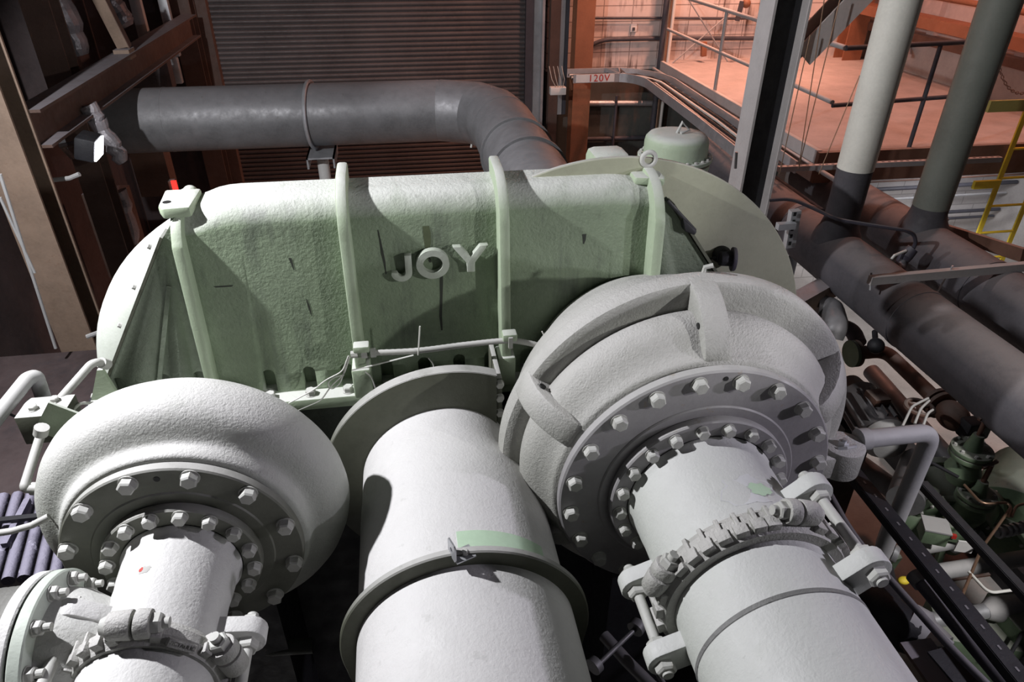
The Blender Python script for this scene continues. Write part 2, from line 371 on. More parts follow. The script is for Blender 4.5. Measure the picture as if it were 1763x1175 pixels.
for k in range(5):
    t = .05+.22*k; p = Vector((-1.095,3.03,-1.25)).lerp(Vector((-1.615,3.03,-2.12)), t)
    inst(BOLT_XS, 'bolt', gc, p, (-.8,-.2,.5))
# dark angled strip and triangle at the right upper edge
mb = MB(); mb.bar((1.235,3.035,-1.2), (1.40,3.03,-1.365), .018, .05, (0,1,0)); mb.prism([(1.32,-1.29),(1.405,-1.365),(1.395,-1.385),(1.34,-1.36)], (0,3.0,0), (1,0,0), (0,0,1), (0,.05,0))
mb.build('dark_edge_strip', M['dark'], gc, bevel=.006)
# lip, lower body, second ledge
MB().span((-1.62,2.90,-2.165), (1.95,3.12,-2.10)).build('split_flange', M['casing_smooth'], gc, bevel=.008)
for x in SLX: inst(BOLT_M, 'bolt', gc, (x, 2.945, -2.10), (0,0,1), x*9)
for x in PSX: inst(BOLT_M, 'bolt', gc, (x, 2.98, -2.10), (0,0,1), x*9)
MB().span((-1.60,2.99,-2.52), (1.93,3.42,-2.165)).build('lower_body', M['skid'], gc)
MB().span((-1.62,2.86,-2.58), (1.95,3.45,-2.52)).build('base_flange', M['skid'], gc, bevel=.006)
for x in (-1.2,-.95,-.62,-.5,.7): inst(BOLT_M, 'bolt', gc, (x, 2.915, -2.52), (0,0,1), x*5)
MB().span((-1.75,2.75,-5), (2.1,3.5,-2.58)).build('pedestal', M['dark'], gc)
# raised letters J O Y
def letter(poly, name='letter', hole=None, lab=None):
    mb = MB(); y0 = 3.03
    if hole:
        n = len(poly); d = .035
        r = lambda pts, y: [Vector((p, y, q)) for p, q in pts]
        mb.rings([r(poly, y0), r(poly, y0-d), r(hole, y0-d), r(hole, y0)], caps=False, loop=True)
    else: mb.prism(poly, (0,y0,0), (1,0,0), (0,0,1), (0,-.035,0))
    return mb.build(name, M['letter'], gc, 30, bevel=0 if hole else .004)
LZ, LH = -1.462, .135
def ell(cx, cz, rx, rz, a0=0, a1=360, n=32): return [(cx+rx*math.cos(R(a0+(a1-a0)*k/n)), cz+rz*math.sin(R(a0+(a1-a0)*k/n))) for k in range(n+(a1-a0 < 360))]
jx, jr = -.04, .047
letter([(jx+.047, LZ+LH/2), (jx+.014, LZ+LH/2)] + [(jx+.014, LZ-LH/2+jr)] + ell(jx-.005, LZ-LH/2+jr, .019, .017, 0, -180, 10) + [(jx-.052, LZ-LH/2+jr+.004)] + ell(jx-.004, LZ-LH/2+jr, .05, jr, 180, 360, 14)[1:])
ox = .105; letter(ell(ox, LZ+.012, .078, .074)[:-1] if 0 else ell(ox, LZ+.012, .078, .074, 0, 348.75, 31), hole=ell(ox, LZ+.012, .046, .043, 0, 348.75, 31))
yx, yz, t = .285, LZ+.028, .018
letter([(yx-.085, yz+LH/2), (yx-.045, yz+LH/2), (yx, yz+.012), (yx+.045, yz+LH/2), (yx+.085, yz+LH/2), (yx+.019, yz-.02), (yx+.019, yz-LH/2), (yx-.019, yz-LH/2), (yx-.019, yz-.02)])
# eye bolt screwed into the right end, block behind it
eb = MB(); e0 = W(1117, 274, y=3.2)
eb.lathe([(-.012+.0,0)], e0) if 0 else None
eb.rings([[e0+Vector((math.cos(a)*(.034+.012*math.cos(b)), .012*math.sin(b), math.sin(a)*(.034+.012*math.cos(b)))) for b in [2*math.pi*j/10 for j in range(10)]] for a in [2*math.pi*k/28 for k in range(28)]], caps=False, loop=True)
eb.cyl(e0-Vector((0,0,.04)), e0-Vector((0,0,.075)), .017); eb.cyl(e0-Vector((0,0,.065)), e0-Vector((0,0,.075)), .03)
eb.build('lifting_eye', M['bolt'], gc)
MB().box(W(1045,284,y=3.6), (.21,.2,.17)).build('bearing_cap', M['casing_smooth'], gc, bevel=.04)
MB().cyl(W(1092,292,y=3.28)+Vector((0,0,-.05)), W(1092,292,y=3.28)+Vector((0,.16,-.05)), .06).build('bearing_cap', M['casing_smooth'], gc, bevel=.01)
MB().ball(W(328,332,y=3.32), .035).build('plug', M['casing_smooth'], gc)

# ---------------------------------------------------------------- rear volutes, seen past the ends of the casing
bl = thing('rear_volute', 'smooth rounded pale mint volute bulging past the left end of the green casing', 'compressor volute', (-.64,3.4,-5))
c = (-.64, 0, -2.2)
prof = [(3.12,.3),(3.12,.74)] + [(3.36+.27*math.cos(a)*.9, .755+.27*math.sin(a)) for a in [math.pi-math.pi*k/14 for k in range(15)]] + [(3.62,.3)]
MB().lathe(prof, c).build('volute_shell', M['dome'], bl, 60)
MB().span((-.9,3.2,-5), (-.4,3.6,-3.0)).build('support', M['dark'], bl)
br = thing('rear_volute', 'flat-faced pale olive volute disc behind the right end of the green casing', 'compressor volute', (1.03,3.4,-5))
c = (1.034, 0, -2.21)
MB().lathe([(3.2,.2),(3.2,1.165),(3.203,1.17),(3.222,1.17),(3.225,1.16),(3.3,1.08),(3.55,.95),(3.7,.6)], c, n=128).build('volute_shell', M['disc'], br, 30)
MB().lathe([(3.7,.5),(3.95,.45),(4.05,.37)], (1.14,0,-2.13)).build('inlet_neck', M['dark'], br)
MB().span((.8,3.25,-5), (1.3,3.55,-3.1)).build('support', M['dark'], br)
# black knob on the disc
kb = thing('magnet_lamp', 'black round-headed fitting stuck on the face of the pale olive disc', 'fitting', W(1245,437,y=3.2))
p = W(1240, 437, y=3.2)
MB().cyl(p, p+Vector((.0,-.05,0)), .05, .04).build('base', M['dark'], kb, bevel=.006)
mb = MB(); mb.cyl(p+Vector((-.03,-.06,.0)), p+Vector((.035,-.065,.0)), .04, .045, 8); mb.build('body', M['dark'], kb, bevel=.006)
mb = MB(); mb.cyl(p+Vector((.035,-.065,-.004)), p+Vector((.055,-.07,-.004)), .065, .062, 28); mb.build('head', M['purple'], kb, bevel=.004)
MB().tube([p+Vector((-.04,-.04,0)), p+Vector((-.08,-.02,-.02)), W(1207,442,y=3.17)], .007, 8).build('cord', M['rubber'], kb)

# ---------------------------------------------------------------- front volutes
def bolts(mesh, parent, c, y, r, n, ph, roll=0, skip=()):
    for k in range(n):
        a = ph+360*k/n
        if k in skip: continue
        inst(mesh, 'bolt', parent, polar(c, y, r, a), YF, roll+k*1.7)
CL = (-.94, -2.13); A3 = (CL[0], 0, CL[1])
vl = thing('front_volute', 'smooth round volute casing low on the left with a bolted cover plate', 'compressor volute', (CL[0], 2.4, -5))
prof = [(2.05,.36),(2.05,.445),(2.062,.455),(2.085,.462),(2.10,.466),(2.112,.474),(2.122,.492),(2.132,.516),(2.148,.545),(2.175,.570),(2.21,.589),(2.26,.601),(2.30,.602),(2.34,.590),(2.38,.566),(2.42,.535),(2.47,.49),(2.52,.43),(2.55,.36),(2.57,.12),(2.98,.12)]
def lump(t, r, a):
    k = math.exp(-((a-98)/26)**2)*math.exp(-((t-2.12)/.03)**2); return r-.02*k+.012*math.exp(-((a-55)/14)**2)*math.exp(-((t-2.14)/.04)**2)
MB().lathe(prof, A3, n=128, fn=lump).build('scroll', M['volute'], vl, 60)
_m = MB().lathe([(2.0,.2),(2.0,.431),(2.006,.437),(2.038,.437),(2.044,.431),(2.044,.2)], A3, n=128)
cpl = _m.build('cover_plate', M['flange'], vl, 40)
MB().lathe([(2.045,.3),(2.045,.428),(2.055,.428),(2.055,.3)], A3, n=96).build('gasket', M['groove'], vl)
MB().lathe([(1.994,.20),(1.994,.325),(2.0,.33),(2.01,.33)], A3).build('cover_boss', M['flange'], vl)
bolts(BOLT_L, cpl, CL, 2.0, .402, 12, 15)
for a in (91, 205): MB().cyl(polar(CL,2.001,.395,a), polar(CL,1.998,.395,a), .011, n=14).build('tapped_hole', M['groove'], cpl)
MB().span((-1.1,2.35,-5), (-.78,2.75,-2.66)).build('support', M['dark'], vl)

CR = (1.14, -2.13); B3 = (CR[0], 0, CR[1])
vr = thing('front_volute', 'large grey ribbed cast volute on the right with a wide bolted cover plate', 'compressor volute', (CR[0], 2.5, -5))
def scroll(t, r, a): return r
prof = [(2.11,.5),(2.11,.612),(2.122,.622),(2.14,.63),(2.165,.648),(2.19,.675),(2.215,.70),(2.25,.722),(2.29,.732),(2.33,.725),(2.35,.71),(2.37,.70),(2.40,.69),(2.5,.70),(2.62,.705),(2.72,.69),(2.8,.62),(2.98,.56)]
MB().lathe(prof, B3, n=128).build('scroll', M['cast'], vr, 60)
# rim band, on the upper part only
RX = 1.172
MB().lathe([(2.36,.66),(2.35,.80),(2.365,.828),(2.39,.836),(2.44,.838),(2.465,.826),(2.48,.66)], (RX,0,CR[1]), n=120, a0=-48, a1=197, hollow=True).build('rim', M['cast'], vr, 34)
# ribs between shoulder and rim
def rib(deg, w, nm='rib'):
    u = Vector((math.cos(R(deg)), 0, math.sin(R(deg)))); tdir = Vector((-u.z, 0, u.x)); o = Vector((CR[0], 0, CR[1]))
    top = [(2.112,.60),(2.112,.628),(2.13,.668),(2.17,.722),(2.22,.768),(2.28,.805),(2.34,.826),(2.42,.838)]
    top = [(a, r+(RX-CR[0])*u.x*max(0,(a-2.2))/.22) for a, r in top]
    poly = top+[(2.42,.65),(2.3,.62),(2.13,.58)]
    mb = MB(); mb.prism([(r, a) for a, r in poly], o-tdir*w/2, u, (0,1,0), tdir*w)
    return mb.build(nm, M['cast'], vr, 40, bevel=.014)
for d, w in ((88,.115), (151,.12), (27,.12), (-33,.12), (208,.1)): rib(d, w)
MB().cyl(polar(CR,2.22,.715,88)+Vector((-.056,0,0)), polar(CR,2.22,.715,88)+Vector((-.062,0,0)), .013, n=14).build('rib_hole', M['groove'], vr)
MB().cyl(polar(CR,2.3,.765,151)+Vector((.03,-.0,.053)), polar(CR,2.3,.765,151)+Vector((.034,-.0,.06)), .015, n=14).build('rib_hole', M['groove'], vr)
mb = MB(); mb.tube([polar(CR,2.44,.838,86), polar(CR,2.44,.86,86)+Vector((.0,0,.0)), polar(CR,2.43,.872,86)+Vector((.03,0,0))], .01, 8); mb.build('pin', M['bolt'], vr)
_m = MB().lathe([(2.06,.3),(2.06,.594),(2.067,.602),(2.10,.602),(2.107,.594),(2.107,.3)], B3, n=128)
cpr = _m.build('cover_plate', M['flange_r'], vr, 40)
MB().lathe([(2.106,.3),(2.106,.592),(2.114,.592),(2.114,.3)], B3, n=96).build('gasket', M['groove'], vr)
MB().lathe([(2.053,.3),(2.053,.428),(2.058,.434),(2.063,.434)], B3, n=96).build('cover_boss', M['flange_r'], vr)
bolts(BOLT_L, cpr, CR, 2.06, .552, 20, 7.2)
MB().cyl(polar(CR,2.061,.565,86), polar(CR,2.057,.565,86), .010, n=14).build('tapped_hole', M['groove'], cpr)
# boss on its right flank with a bolt fitting
bp = W(1449, 778, y=2.30)
MB().cyl(bp+Vector((0,0,.05)), bp+Vector((0,0,-.11)), .10, n=48).build('boss', M['cast'], vr, 40, bevel=.008)
MB().box(bp+Vector((-.13,.0,-.04)), (.2,.14,.13)).build('boss_neck', M['cast'], vr, bevel=.01)
mb = MB(); mb.hexa(bp+Vector((-.012,-.01,.045)), (0,0,1), .026, .03); mb.cyl(bp+Vector((-.012,-.01,.07)), bp+Vector((-.012,-.01,.09)), .012, n=12); mb.tube([bp+Vector((-.05,-.03,.05)), bp+Vector((-.02,-.045,.065)), bp+Vector((.04,-.03,.055))], .009, 8)
mb.build('fitting', M['galv'], vr)
MB().span((.95,2.4,-5), (1.35,2.85,-2.8)).build('support', M['dark'], vr)

# ---------------------------------------------------------------- inlet pipes of the front volutes
def spool(label, c, y0, y1, rh, rp, rf, nb, ph, mesh, mat, fm, rb):
    t = thing('inlet_pipe', label, 'pipe', (c[0], (y0+y1)/2, c[1]-rp))
    a = (c[0], 0, c[1])
    fr = MB().lathe([(y0,.1),(y0,rf-.005),(y0-.006,rf),(y0-.038,rf),(y0-.045,rf-.006),(y0-.045,rh+.012)], a, n=112).build('flange_ring', fm, t, 40)
    prof = [(y0-.045,rh+.008),(y0-.055,rh+.010),(y0-.066,rh+.002),(y0-.09,rh-.002)]
    if rp < rh-.004: prof += [(y0-.16,(rh+rp)/2)]
    prof += [(y0-.2,rp),(y1,rp),(y1,rp-.02)]
    MB().lathe(prof, a, n=96).build('pipe_body', mat, t, 50)
    bolts(mesh, fr, c, y0-.045, rb, nb, ph)
    return t
pl = spool('off-white inlet pipe bolted to the round volute on the left', CL, 1.995, 1.50, .205, .195, .286, 16, 11.25, BOLT_M, M['pipe'], M['flange'], .258)
pr = spool('pale grey inlet pipe bolted to the large ribbed volute on the right', CR, 2.055, 1.52, .308, .302, .392, 20, 7.5, BOLT_M, M['pipe_g'], M['flange_r'], .353)
# paint chips: bare patches on the pipes, thin films that follow the barrel
def patch(parent, c, r, y, a, dy, da, mat, name='bare_patch', seed=1):
    rr = random.Random(seed); mb = MB(); n = 22; cen = polar(c, y, r+.0012, a); ring = []
    for k in range(n):
        t = 2*math.pi*k/n; f = 1+rr.uniform(-.22,.22); ring.append(polar(c, y+dy*f*math.sin(t), r+.0008, a+da*f*math.cos(t)))
    vs = mb.V(ring); cv = mb.bm.verts.new(cen)
    for k in range(n): mb.F((vs[k], vs[(k+1)%n], cv))
    return mb.build(name, mat, parent)
patch(pr, CR, .3022, 1.72, 82, .075, 24, paint('worn_pale_paint', (.50,.51,.52), .9, dust=(.66,.66,.68), dustn=(0,.9), damt=.8, bump=.1), 'worn_patch', seed=9)
patch(pr, CR, .3035, 1.725, 76, .033, 9, M['mint'], seed=3)
patch(pl, CL, .195, 1.775, 102, .016, 6, M['collar'], seed=5)
patch(pl, CL, .1955, 1.78, 106, .010, 2, M['red'], seed=6)
def lug(parent, c, y, a, rp, mat, L=.155, w=.125, th=.065):
    """plate welded on the pipe that carries a tie rod"""
    u = Vector((math.cos(R(a)),0,math.sin(R(a)))); t = Vector((-u.z,0,u.x)); o = Vector((c[0],y,c[1]))
    poly = [(rp-.03,-w/2),(rp+L-w/2,-w/2)]+[(rp+L-w/2+w/2*math.sin(b), -w/2*math.cos(b)) for b in [math.pi*k/10 for k in range(1,10)]]+[(rp+L-w/2,w/2),(rp-.03,w/2)]
    return MB().prism(poly, o-Vector((0,th/2,0)), u, t, (0,th,0)).build('lug', mat, parent, 40, bevel=.006)
def tierod(parent, c, y0, y1, a, r, m, rr=.018):
    p0, p1 = polar(c,y0,r,a), polar(c,y1,r,a)
    o = MB().cyl(p0, p1, rr, n=16).build('tie_rod', m, parent)
    for p, d in ((p0+Vector((0,-.085,0)),1), (p1+Vector((0,.085,0)),1)):
        pass
    return o
def nut(parent, p, d, r=.036, h=.036, m='bolt'): return MB().hexa(p, d, r, h).build('nut', M[m], parent)
# couplings: a split grooved clamp ring with cast pads
def coupling(label, c, y0, y1, rp, ro, ears, pads, mat, matb):
    t = thing('pipe_coupling', label, 'coupling', (c[0], (y0+y1)/2, c[1]-ro)); a = (c[0],0,c[1])
    MB().lathe([(y0,rp+.002),(y0,ro-.02),(y0+.015,ro-.012),(y0+.03,ro),(y1-.03,ro),(y1-.015,ro-.012),(y1,ro-.02),(y1,rp+.002)], a, n=112, hollow=True).build('ring', mat, t, 35)
    for d in pads:
        u = Vector((math.cos(R(d)),0,math.sin(R(d)))); tt = Vector((-u.z,0,u.x)); Mx = Matrix((u, Vector((0,1,0)), tt)).transposed()
        mb = MB(); p = polar(c,(y0+y1)/2,ro,d)
        hw = ro*.066; p = p-u*.008
        mb.prism([(-.5,-hw),(-.02,-hw),(-.02,-hw*.35),(.5,-hw*.35),(.5,hw*.35),(-.02,hw*.35),(-.02,hw),(-.5,hw)], p-u*.02, Vector((0,(y1-y0)*.84,0)), tt, u*.04)
        mb.build('pad', mat, t, bevel=.003)
    for d, s in ears:
        u = Vector((math.cos(R(d)),0,math.sin(R(d)))); tt = Vector((-u.z,0,u.x))*s; p = polar(c,(y0+y1)/2,ro+.022,d)
        mb = MB(); mb.cyl(p-tt*.075, p-tt*.004, .042, .046, 28); mb.cyl(p+tt*.004, p+tt*.05, .046, .044, 28)
        mb.build('bolt_ear', mat, t, bevel=.006)
        b = MB(); b.hexa(p+tt*.05, tt, .033, .03); b.cyl(p+tt*.08, p+tt*.10, .017, n=14); b.build('nut', matb, t)
        MB().cyl(p-tt*.075, p-tt*.095, .034, .024, 20).build('bolt', matb, t)
    return t
cl_ = coupling('grey cast clamp coupling round the off-white left inlet pipe', CL, 1.455, 1.545, .197, .238, ((85,-1),(13,1)), (30,70,100,112,124,137,150,163,176,190,-12,-25,-40), M['cast'], M['bolt'])
cr_ = coupling('grey cast clamp coupling round the pale grey right inlet pipe', CR, 1.475, 1.585, .304, .36, ((159,-1),(75,1)), (148,138,128,118,108,98,90,60,50,40,30,20,10,0,-12,-25,172,184,198), M['cast'], M['bolt'])
# cast maker's name on the left coupling
an = R(51); u = Vector((math.cos(an),0,math.sin(an))); xa = Vector((u.z,0,-u.x)); nn_ = (u*.75+Vector((0,-.66,0))).normalized(); ya = nn_.cross(xa).normalized()
tc = polar(CL, 1.452, .247, 51); Mt = Matrix((xa, ya, nn_)).transposed()
MB().box(tc-nn_*.012, (.088,.026,.03), Mt).build('name_plate', M['cast'], cl_, bevel=.003)
cu = bpy.data.curves.new('cast_text', 'FONT'); cu.body = 'VICTAULIC'; cu.size = .0165; cu.extrude = .0012; cu.align_x = 'CENTER'; cu.align_y = 'CENTER'
to = bpy.data.objects.new('cast_text', cu); C.objects.link(to); bpy.context.view_layer.update()
tm = bpy.data.meshes.new_from_object(to.evaluated_get(bpy.context.evaluated_depsgraph_get())); bpy.data.objects.remove(to)
tm.materials.clear(); tm.materials.append(M['collar'])
to = bpy.data.objects.new('cast_lettering', tm); C.objects.link(to); to.parent = cl_; to.rotation_euler = Mt.to_euler(); to.location = tc+nn_*.004-WL[cl_.name]; WL[to.name] = Vector()
# pipes beyond the couplings, towards the viewer
pl2 = thing('supply_pipe', 'off-white pipe end running out below the left clamp coupling', 'pipe', (CL[0], 1.2, CL[1]-.2))
MB().lathe([(1.496,.15),(1.496,.205),(.75,.205),(.75,.15)], A3, n=96).build('pipe_body', M['pipe'], pl2, 50)
pr2 = thing('supply_pipe', 'pale grey pipe with a weld seam running out below the right clamp coupling', 'pipe', (CR[0], 1.2, CR[1]-.3))
MB().lathe([(1.516,.25),(1.516,.304),(1.27,.306),(.75,.306),(.75,.25)], B3, n=112).build('pipe_body', M['pipe_g'], pr2, 50)
MB().lathe([(1.28,.304),(1.275,.3085),(1.268,.3075),(1.261,.3085),(1.256,.304)], B3, n=112).build('weld_seam', paint('dull_weld_bead', (.24,.24,.235), .5, bump=.5), pr2)
for (t_a, t_b, c, a, rp, ya, yb, m) in ((pr, pr2, CR, 42, .3, 1.72, 1.36, 'pipe_g'), (pr, pr2, CR, 202, .3, 1.72, 1.40, 'pipe_g'), (pl, pl2, CL, 147, .19, 1.64, 1.28, 'pipe'), (pl, pl2, CL, -9, .19, 1.64, 1.28, 'pipe')):
    lug(t_a, c, ya, a, rp, M[m]); lug(t_b, c, yb, a, rp, M[m])
    r = rp+.095
    rod = thing('tie_rod', {(42):'threaded tie rod right of the right clamp coupling, nuts on both lugs', (202):'dark tie rod in the gap left of the right clamp coupling', (147):'threaded tie rod left of the left clamp coupling', (-9):'tie rod right of the left clamp coupling'}[a], 'tie rod', polar(c, yb, r, a))
    MB().cyl(polar(c,ya+.08,r,a), polar(c,yb-.075,r,a), .02, n=18).build('rod', M['bolt'], rod)
    for y_, s in ((ya+.03,1), (ya-.03,-1), (yb+.03,1), (yb-.03,-1)): nut(rod, polar(c,y_,r,a), (0,s,0), .038, .034)

# ---------------------------------------------------------------- middle suction duct
DX, DZ = .106, -2.45
md = thing('suction_duct', 'fat off-white suction duct in the middle between the two front volutes', 'duct', (DX, 2.2, DZ-.5))
prof = []; mb = MB(); rings = []
ys = [2.98,2.64,2.6,2.56,2.52,2.48,2.43,2.37,2.31,2.25,2.1,1.9,1.75,1.73]
for y in ys:
    f = min(1, max(0, (2.50-y)/.19)); f = f*f*(3-2*f); ring = []
    for k in range(96):
        a = 2*math.pi*k/96; r = .421+.005*f
        x = DX+r*math.cos(a)
        lim = .455+f*.02
        if math.cos(a) > 0: x = DX+r*math.cos(a)*(.83+.17*f)
        ring.append(Vector((x, y, DZ+r*math.sin(a))))
    rings.append(ring)
mb.rings(rings).build('duct_body', M['duct'], md, 50)
# front barrel past the stiffener
MB().lathe([(1.72,.3),(1.72,.426),(1.2,.426),(.75,.426),(.75,.3)], (DX,0,DZ), n=112).build('front_barrel', M['duct'], md, 50)
# stiffener: rolled channel between the barrels, top hat with flat sides lower down
def hat(y, r): return [Vector((DX+r*math.cos(a), y, DZ+r*math.sin(a))) if math.sin(a) > -.25 else Vector((DX+r*(math.copysign(.968, math.cos(a)))*(1-.25*(-.25-math.sin(a))), y, DZ+r*math.sin(a)*1.2)) for a in [2*math.pi*k/120 for k in range(120)]]
mb = MB(); mb.rings([hat(1.733,.42), hat(1.733,.483), hat(1.727,.49), hat(1.706,.49), hat(1.70,.485), hat(1.698,.42)], caps=False, loop=True)
mb.build('stiffener_ring', M['collar'], md, 34)
MB().lathe([(1.86,.425),(1.86,.4285),(1.735,.4285),(1.735,.425)], (DX,0,DZ), n=80, a0=42, a1=92, hollow=True).build('bare_band', M['mint'], md)
# rear collar, a plate trimmed straight on the right
poly = [(DX+.019+.621*math.cos(R(a)), DZ+.621*math.sin(R(a))) for a in range(70, 271, 3)] + [(.356, DZ-.621), (.356, DZ+.575)]
poly = [(min(px, .356), pz) for px, pz in poly]
MB().prism(poly, (0,2.64,0), (1,0,0), (0,0,1), (0,.022,0)).build('rear_collar', M['collar'], md, 40, bevel=.003)
MB().lathe([(2.643,.61),(2.643,.623),(2.70,.623),(2.70,.61)], (DX+.019,0,DZ), n=64, a0=68, a1=270, hollow=True).build('collar_band', M['collar'], md)
MB().span((.36,2.66,-2.32), (.385,2.98,-1.90)).build('joint_strip', M['collar'], md, bevel=.004)
for z in (-1.93,-2.01,-2.10,-2.20): inst(BOLT_S, 'bolt', md, (.372,2.66,z), YF)
# angle bracket on the stiffener
b0 = W(788, 950, y=1.72)
mb = MB(); 
bk = thing('angle_bracket', 'small bent steel bracket with a hole on top of the duct stiffener ring', 'bracket', b0)
mb.box(b0+Vector((.018,-.012,-.004)), (.075,.06,.006), Matrix.Rotation(R(20),3,'Z')); mb.build('foot', M['galv'], bk)
Mx = Matrix.Rotation(R(20),3,'Z')
q0 = b0+Mx@Vector((-.026,0,.035)) + Vector((.004,-.012,0))
mb = MB(); ring = []; hole = []
for k in range(24):
    a = 2*math.pi*k/24; ca, sa = math.cos(a), math.sin(a); k_ = .040/max(abs(ca)*1.35, abs(sa), 1e-6)
    ring.append((ca*k_, sa*k_)); hole.append((ca*.010, sa*.013))
v1, v2 = Mx@Vector((0,1,0)), Vector((0,0,1)); nn = Mx@Vector((.006,0,0))
P3 = lambda L_, off: [q0+v1*a+v2*b+off for a, b in L_]
mb.rings([P3(ring,-nn/2), P3(ring,nn/2), P3(hole,nn/2), P3(hole,-nn/2)], caps=False, loop=True); mb.build('upright', M['galv'], bk)
inst(BOLT_XS, 'bolt', bk, b0+Vector((.025,-.012,0)), (0,0,1))
# paint worn off round the flange of the right pipe and other duct marks come with the materials

# ---------------------------------------------------------------- flanged bellows branch at the lower left
fb = thing('bellows_branch', 'flanged branch with expansion bellows at the lower left corner', 'pipe branch', (-1.3, 1.61, -2.42))
F3 = (0, 1.61, -2.13); AX = (1,0,0)
MB().lathe([(-.98,.12),(-1.06,.14),(-1.10,.17),(-1.18,.215),(-1.225,.225)], F3, AX, ref=(0,1,0)).build('neck', paint('speckled_grey_casting', (.5,.5,.48), .6, dust=(.62,.62,.6), bump=.4, spots=.3, spotcol=(.2,.2,.18)), fb, 60)
MB().lathe([(-1.225,.15),(-1.225,.280),(-1.23,.285),(-1.262,.285),(-1.267,.28)], F3, AX, n=96, ref=(0,1,0)).build('flange', paint('off_white_mint_paint', (.52,.57,.51), .85, bump=.15), fb, 40)
MB().lathe([(-1.267,.15),(-1.267,.268),(-1.275,.268),(-1.275,.15)], F3, AX, ref=(0,1,0)).build('gasket', M['groove'], fb)
MB().lathe([(-1.275,.15),(-1.275,.280),(-1.28,.285),(-1.312,.285),(-1.317,.28),(-1.317,.15)], F3, AX, n=96, ref=(0,1,0)).build('flange', M['pipe'], fb, 40)
MB().lathe([(-1.317-.012*k/2, .225+.022*math.cos(k*math.pi/2)) for k in range(34)], F3, AX, n=80, ref=(0,1,0)).build('bellows', M['pipe'], fb, 60)
for k in range(12):
    a = R(15+30*k); inst(STUD, 'nut', fb, (-1.225, 1.61+.25*math.cos(a), -2.13+.25*math.sin(a)), (1,0,0))
# ---------------------------------------------------------------- the hall: floor, walls, roller door
FZ = -5.0
struct(MB().span((-4.6,-1.2,FZ-.2), (9.0,12.6,FZ)).build('floor', M['concrete']))
struct(MB().span((2.55,12.3,-2.45), (9.0,12.6,3.4)).build('wall_back', M['wallback']))
struct(MB().span((2.55,12.3,FZ), (9.0,12.6,-2.45)).build('wall_lower', M['greygreen']))  # lower wall coloured much darker than the wall above
struct(MB().span((-4.6,12.3,FZ), (-2.95,12.6,3.4)).build('wall_rear', M['wallleft']))
struct(MB().span((-2.95,12.3,1.4), (2.55,12.6,3.4)).build('wall_over_door', M['wallleft']))
mb = MB(); n = 150
pts = []
x0, x1 = -4.55, -4.5
for k in range(61):
    y = -1.2+13.8*k/60; pts.append((-4.5+(.03 if k % 2 else 0), y))
mb.prism(pts+[(-4.62,12.6),(-4.62,-1.2)], (0,0,FZ), (1,0,0), (0,1,0), (0,0,8.4))
struct(mb.build('wall_left', M['wallleft'], sharp=20))
struct(MB().span((8.3,5.2,-1.75), (8.6,12.6,3.4)).build('wall_right', M['wallside']))
struct(MB().span((8.3,5.2,FZ), (8.6,12.6,-2.3)).build('wall_basement', M['concrete']))
struct(MB().span((8.3,-1.2,FZ), (8.6,5.2,3.4)).build('wall_near', M['greygreen']))
struct(MB().span((8.25,6.9,-2.31), (8.6,12.3,-1.75)).build('wall_footing', M['concrete']))
for y in (8.6,10.4): struct(MB().span((8.2,y,-1.75), (8.3,y+.16,3.4)).build('trim_1', M['wallside']))
struct(MB().span((8.05,6.9,-1.82), (8.3,12.3,-1.70)).build('trim_2', M['redbrown']))
struct(MB().span((5.0,8.3,FZ), (8.3,8.5,-2.37)).build('wall_undercroft', M['blockwall']))
# roller shutter
mb = MB(); prof = []; z = FZ
while z < 1.4:
    prof += [(12.30, z), (12.275, z+.012), (12.265, z+.036), (12.275, z+.06), (12.30, z+.070)]; z += .075
prof += [(12.36, 1.4), (12.36, FZ)]
mb.prism(prof, (-2.75,0,0), (0,1,0), (0,0,1), (4.95,0,0)); dr = struct(mb.build('door_1', M['door'], sharp=60))
struct(MB().span((2.17,12.18,FZ), (2.30,12.36,3)).build('trim_3', M['darkrail']))
mb = MB(); mb.span((2.30,12.2,FZ), (2.42,12.28,3)); mb.span((2.42,12.05,FZ), (2.46,12.28,3)); struct(mb.build('trim_4', M['galv']))
struct(MB().span((-2.95,12.1,FZ), (-2.72,12.36,3)).build('trim_5', M['brown']))

# wide-flange columns: web plane and flange plane chosen per column
def hcol(name, label, x, y, z0, z1, w, d, mat, flange_along='x', group=None, mats=None):
    t = thing(name, label, 'column', (x, y, z0)); tf = .022
    if flange_along == 'x':      # flanges face +-y
        MB().span((x-w/2,y-d/2,z0), (x+w/2,y-d/2+tf,z1)).build('flange', mat, t); MB().span((x-w/2,y+d/2-tf,z0), (x+w/2,y+d/2,z1)).build('flange', mat, t)
        MB().span((x-.009,y-d/2+tf,z0), (x+.009,y+d/2-tf,z1)).build('web', mats or mat, t)
    else:
        MB().span((x-w/2,y-d/2,z0), (x-w/2+tf,y+d/2,z1)).build('flange', mat, t); MB().span((x+w/2-tf,y-d/2,z0), (x+w/2,y+d/2,z1)).build('flange', mat, t)
        MB().span((x-w/2+tf,y-.009,z0), (x+w/2-tf,y+.009,z1)).build('web', mats or mat, t)
    return t
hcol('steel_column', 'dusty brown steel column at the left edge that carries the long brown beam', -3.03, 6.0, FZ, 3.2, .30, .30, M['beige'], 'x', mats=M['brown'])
hcol('steel_column', 'light grey wide-flange column right of the pale disc, between it and the sooty pipes', 3.30, 6.05, FZ, 3.2, .33, .26, M['greysteel'], 'y', mats=M['dark'])  # web coloured black for the shade in the recess between the flanges
hcol('steel_column', 'orange-brown column behind the elbow of the big grey pipe', 3.06, 11.9, FZ, 3.2, .30, .30, M['orangecol'], 'x')
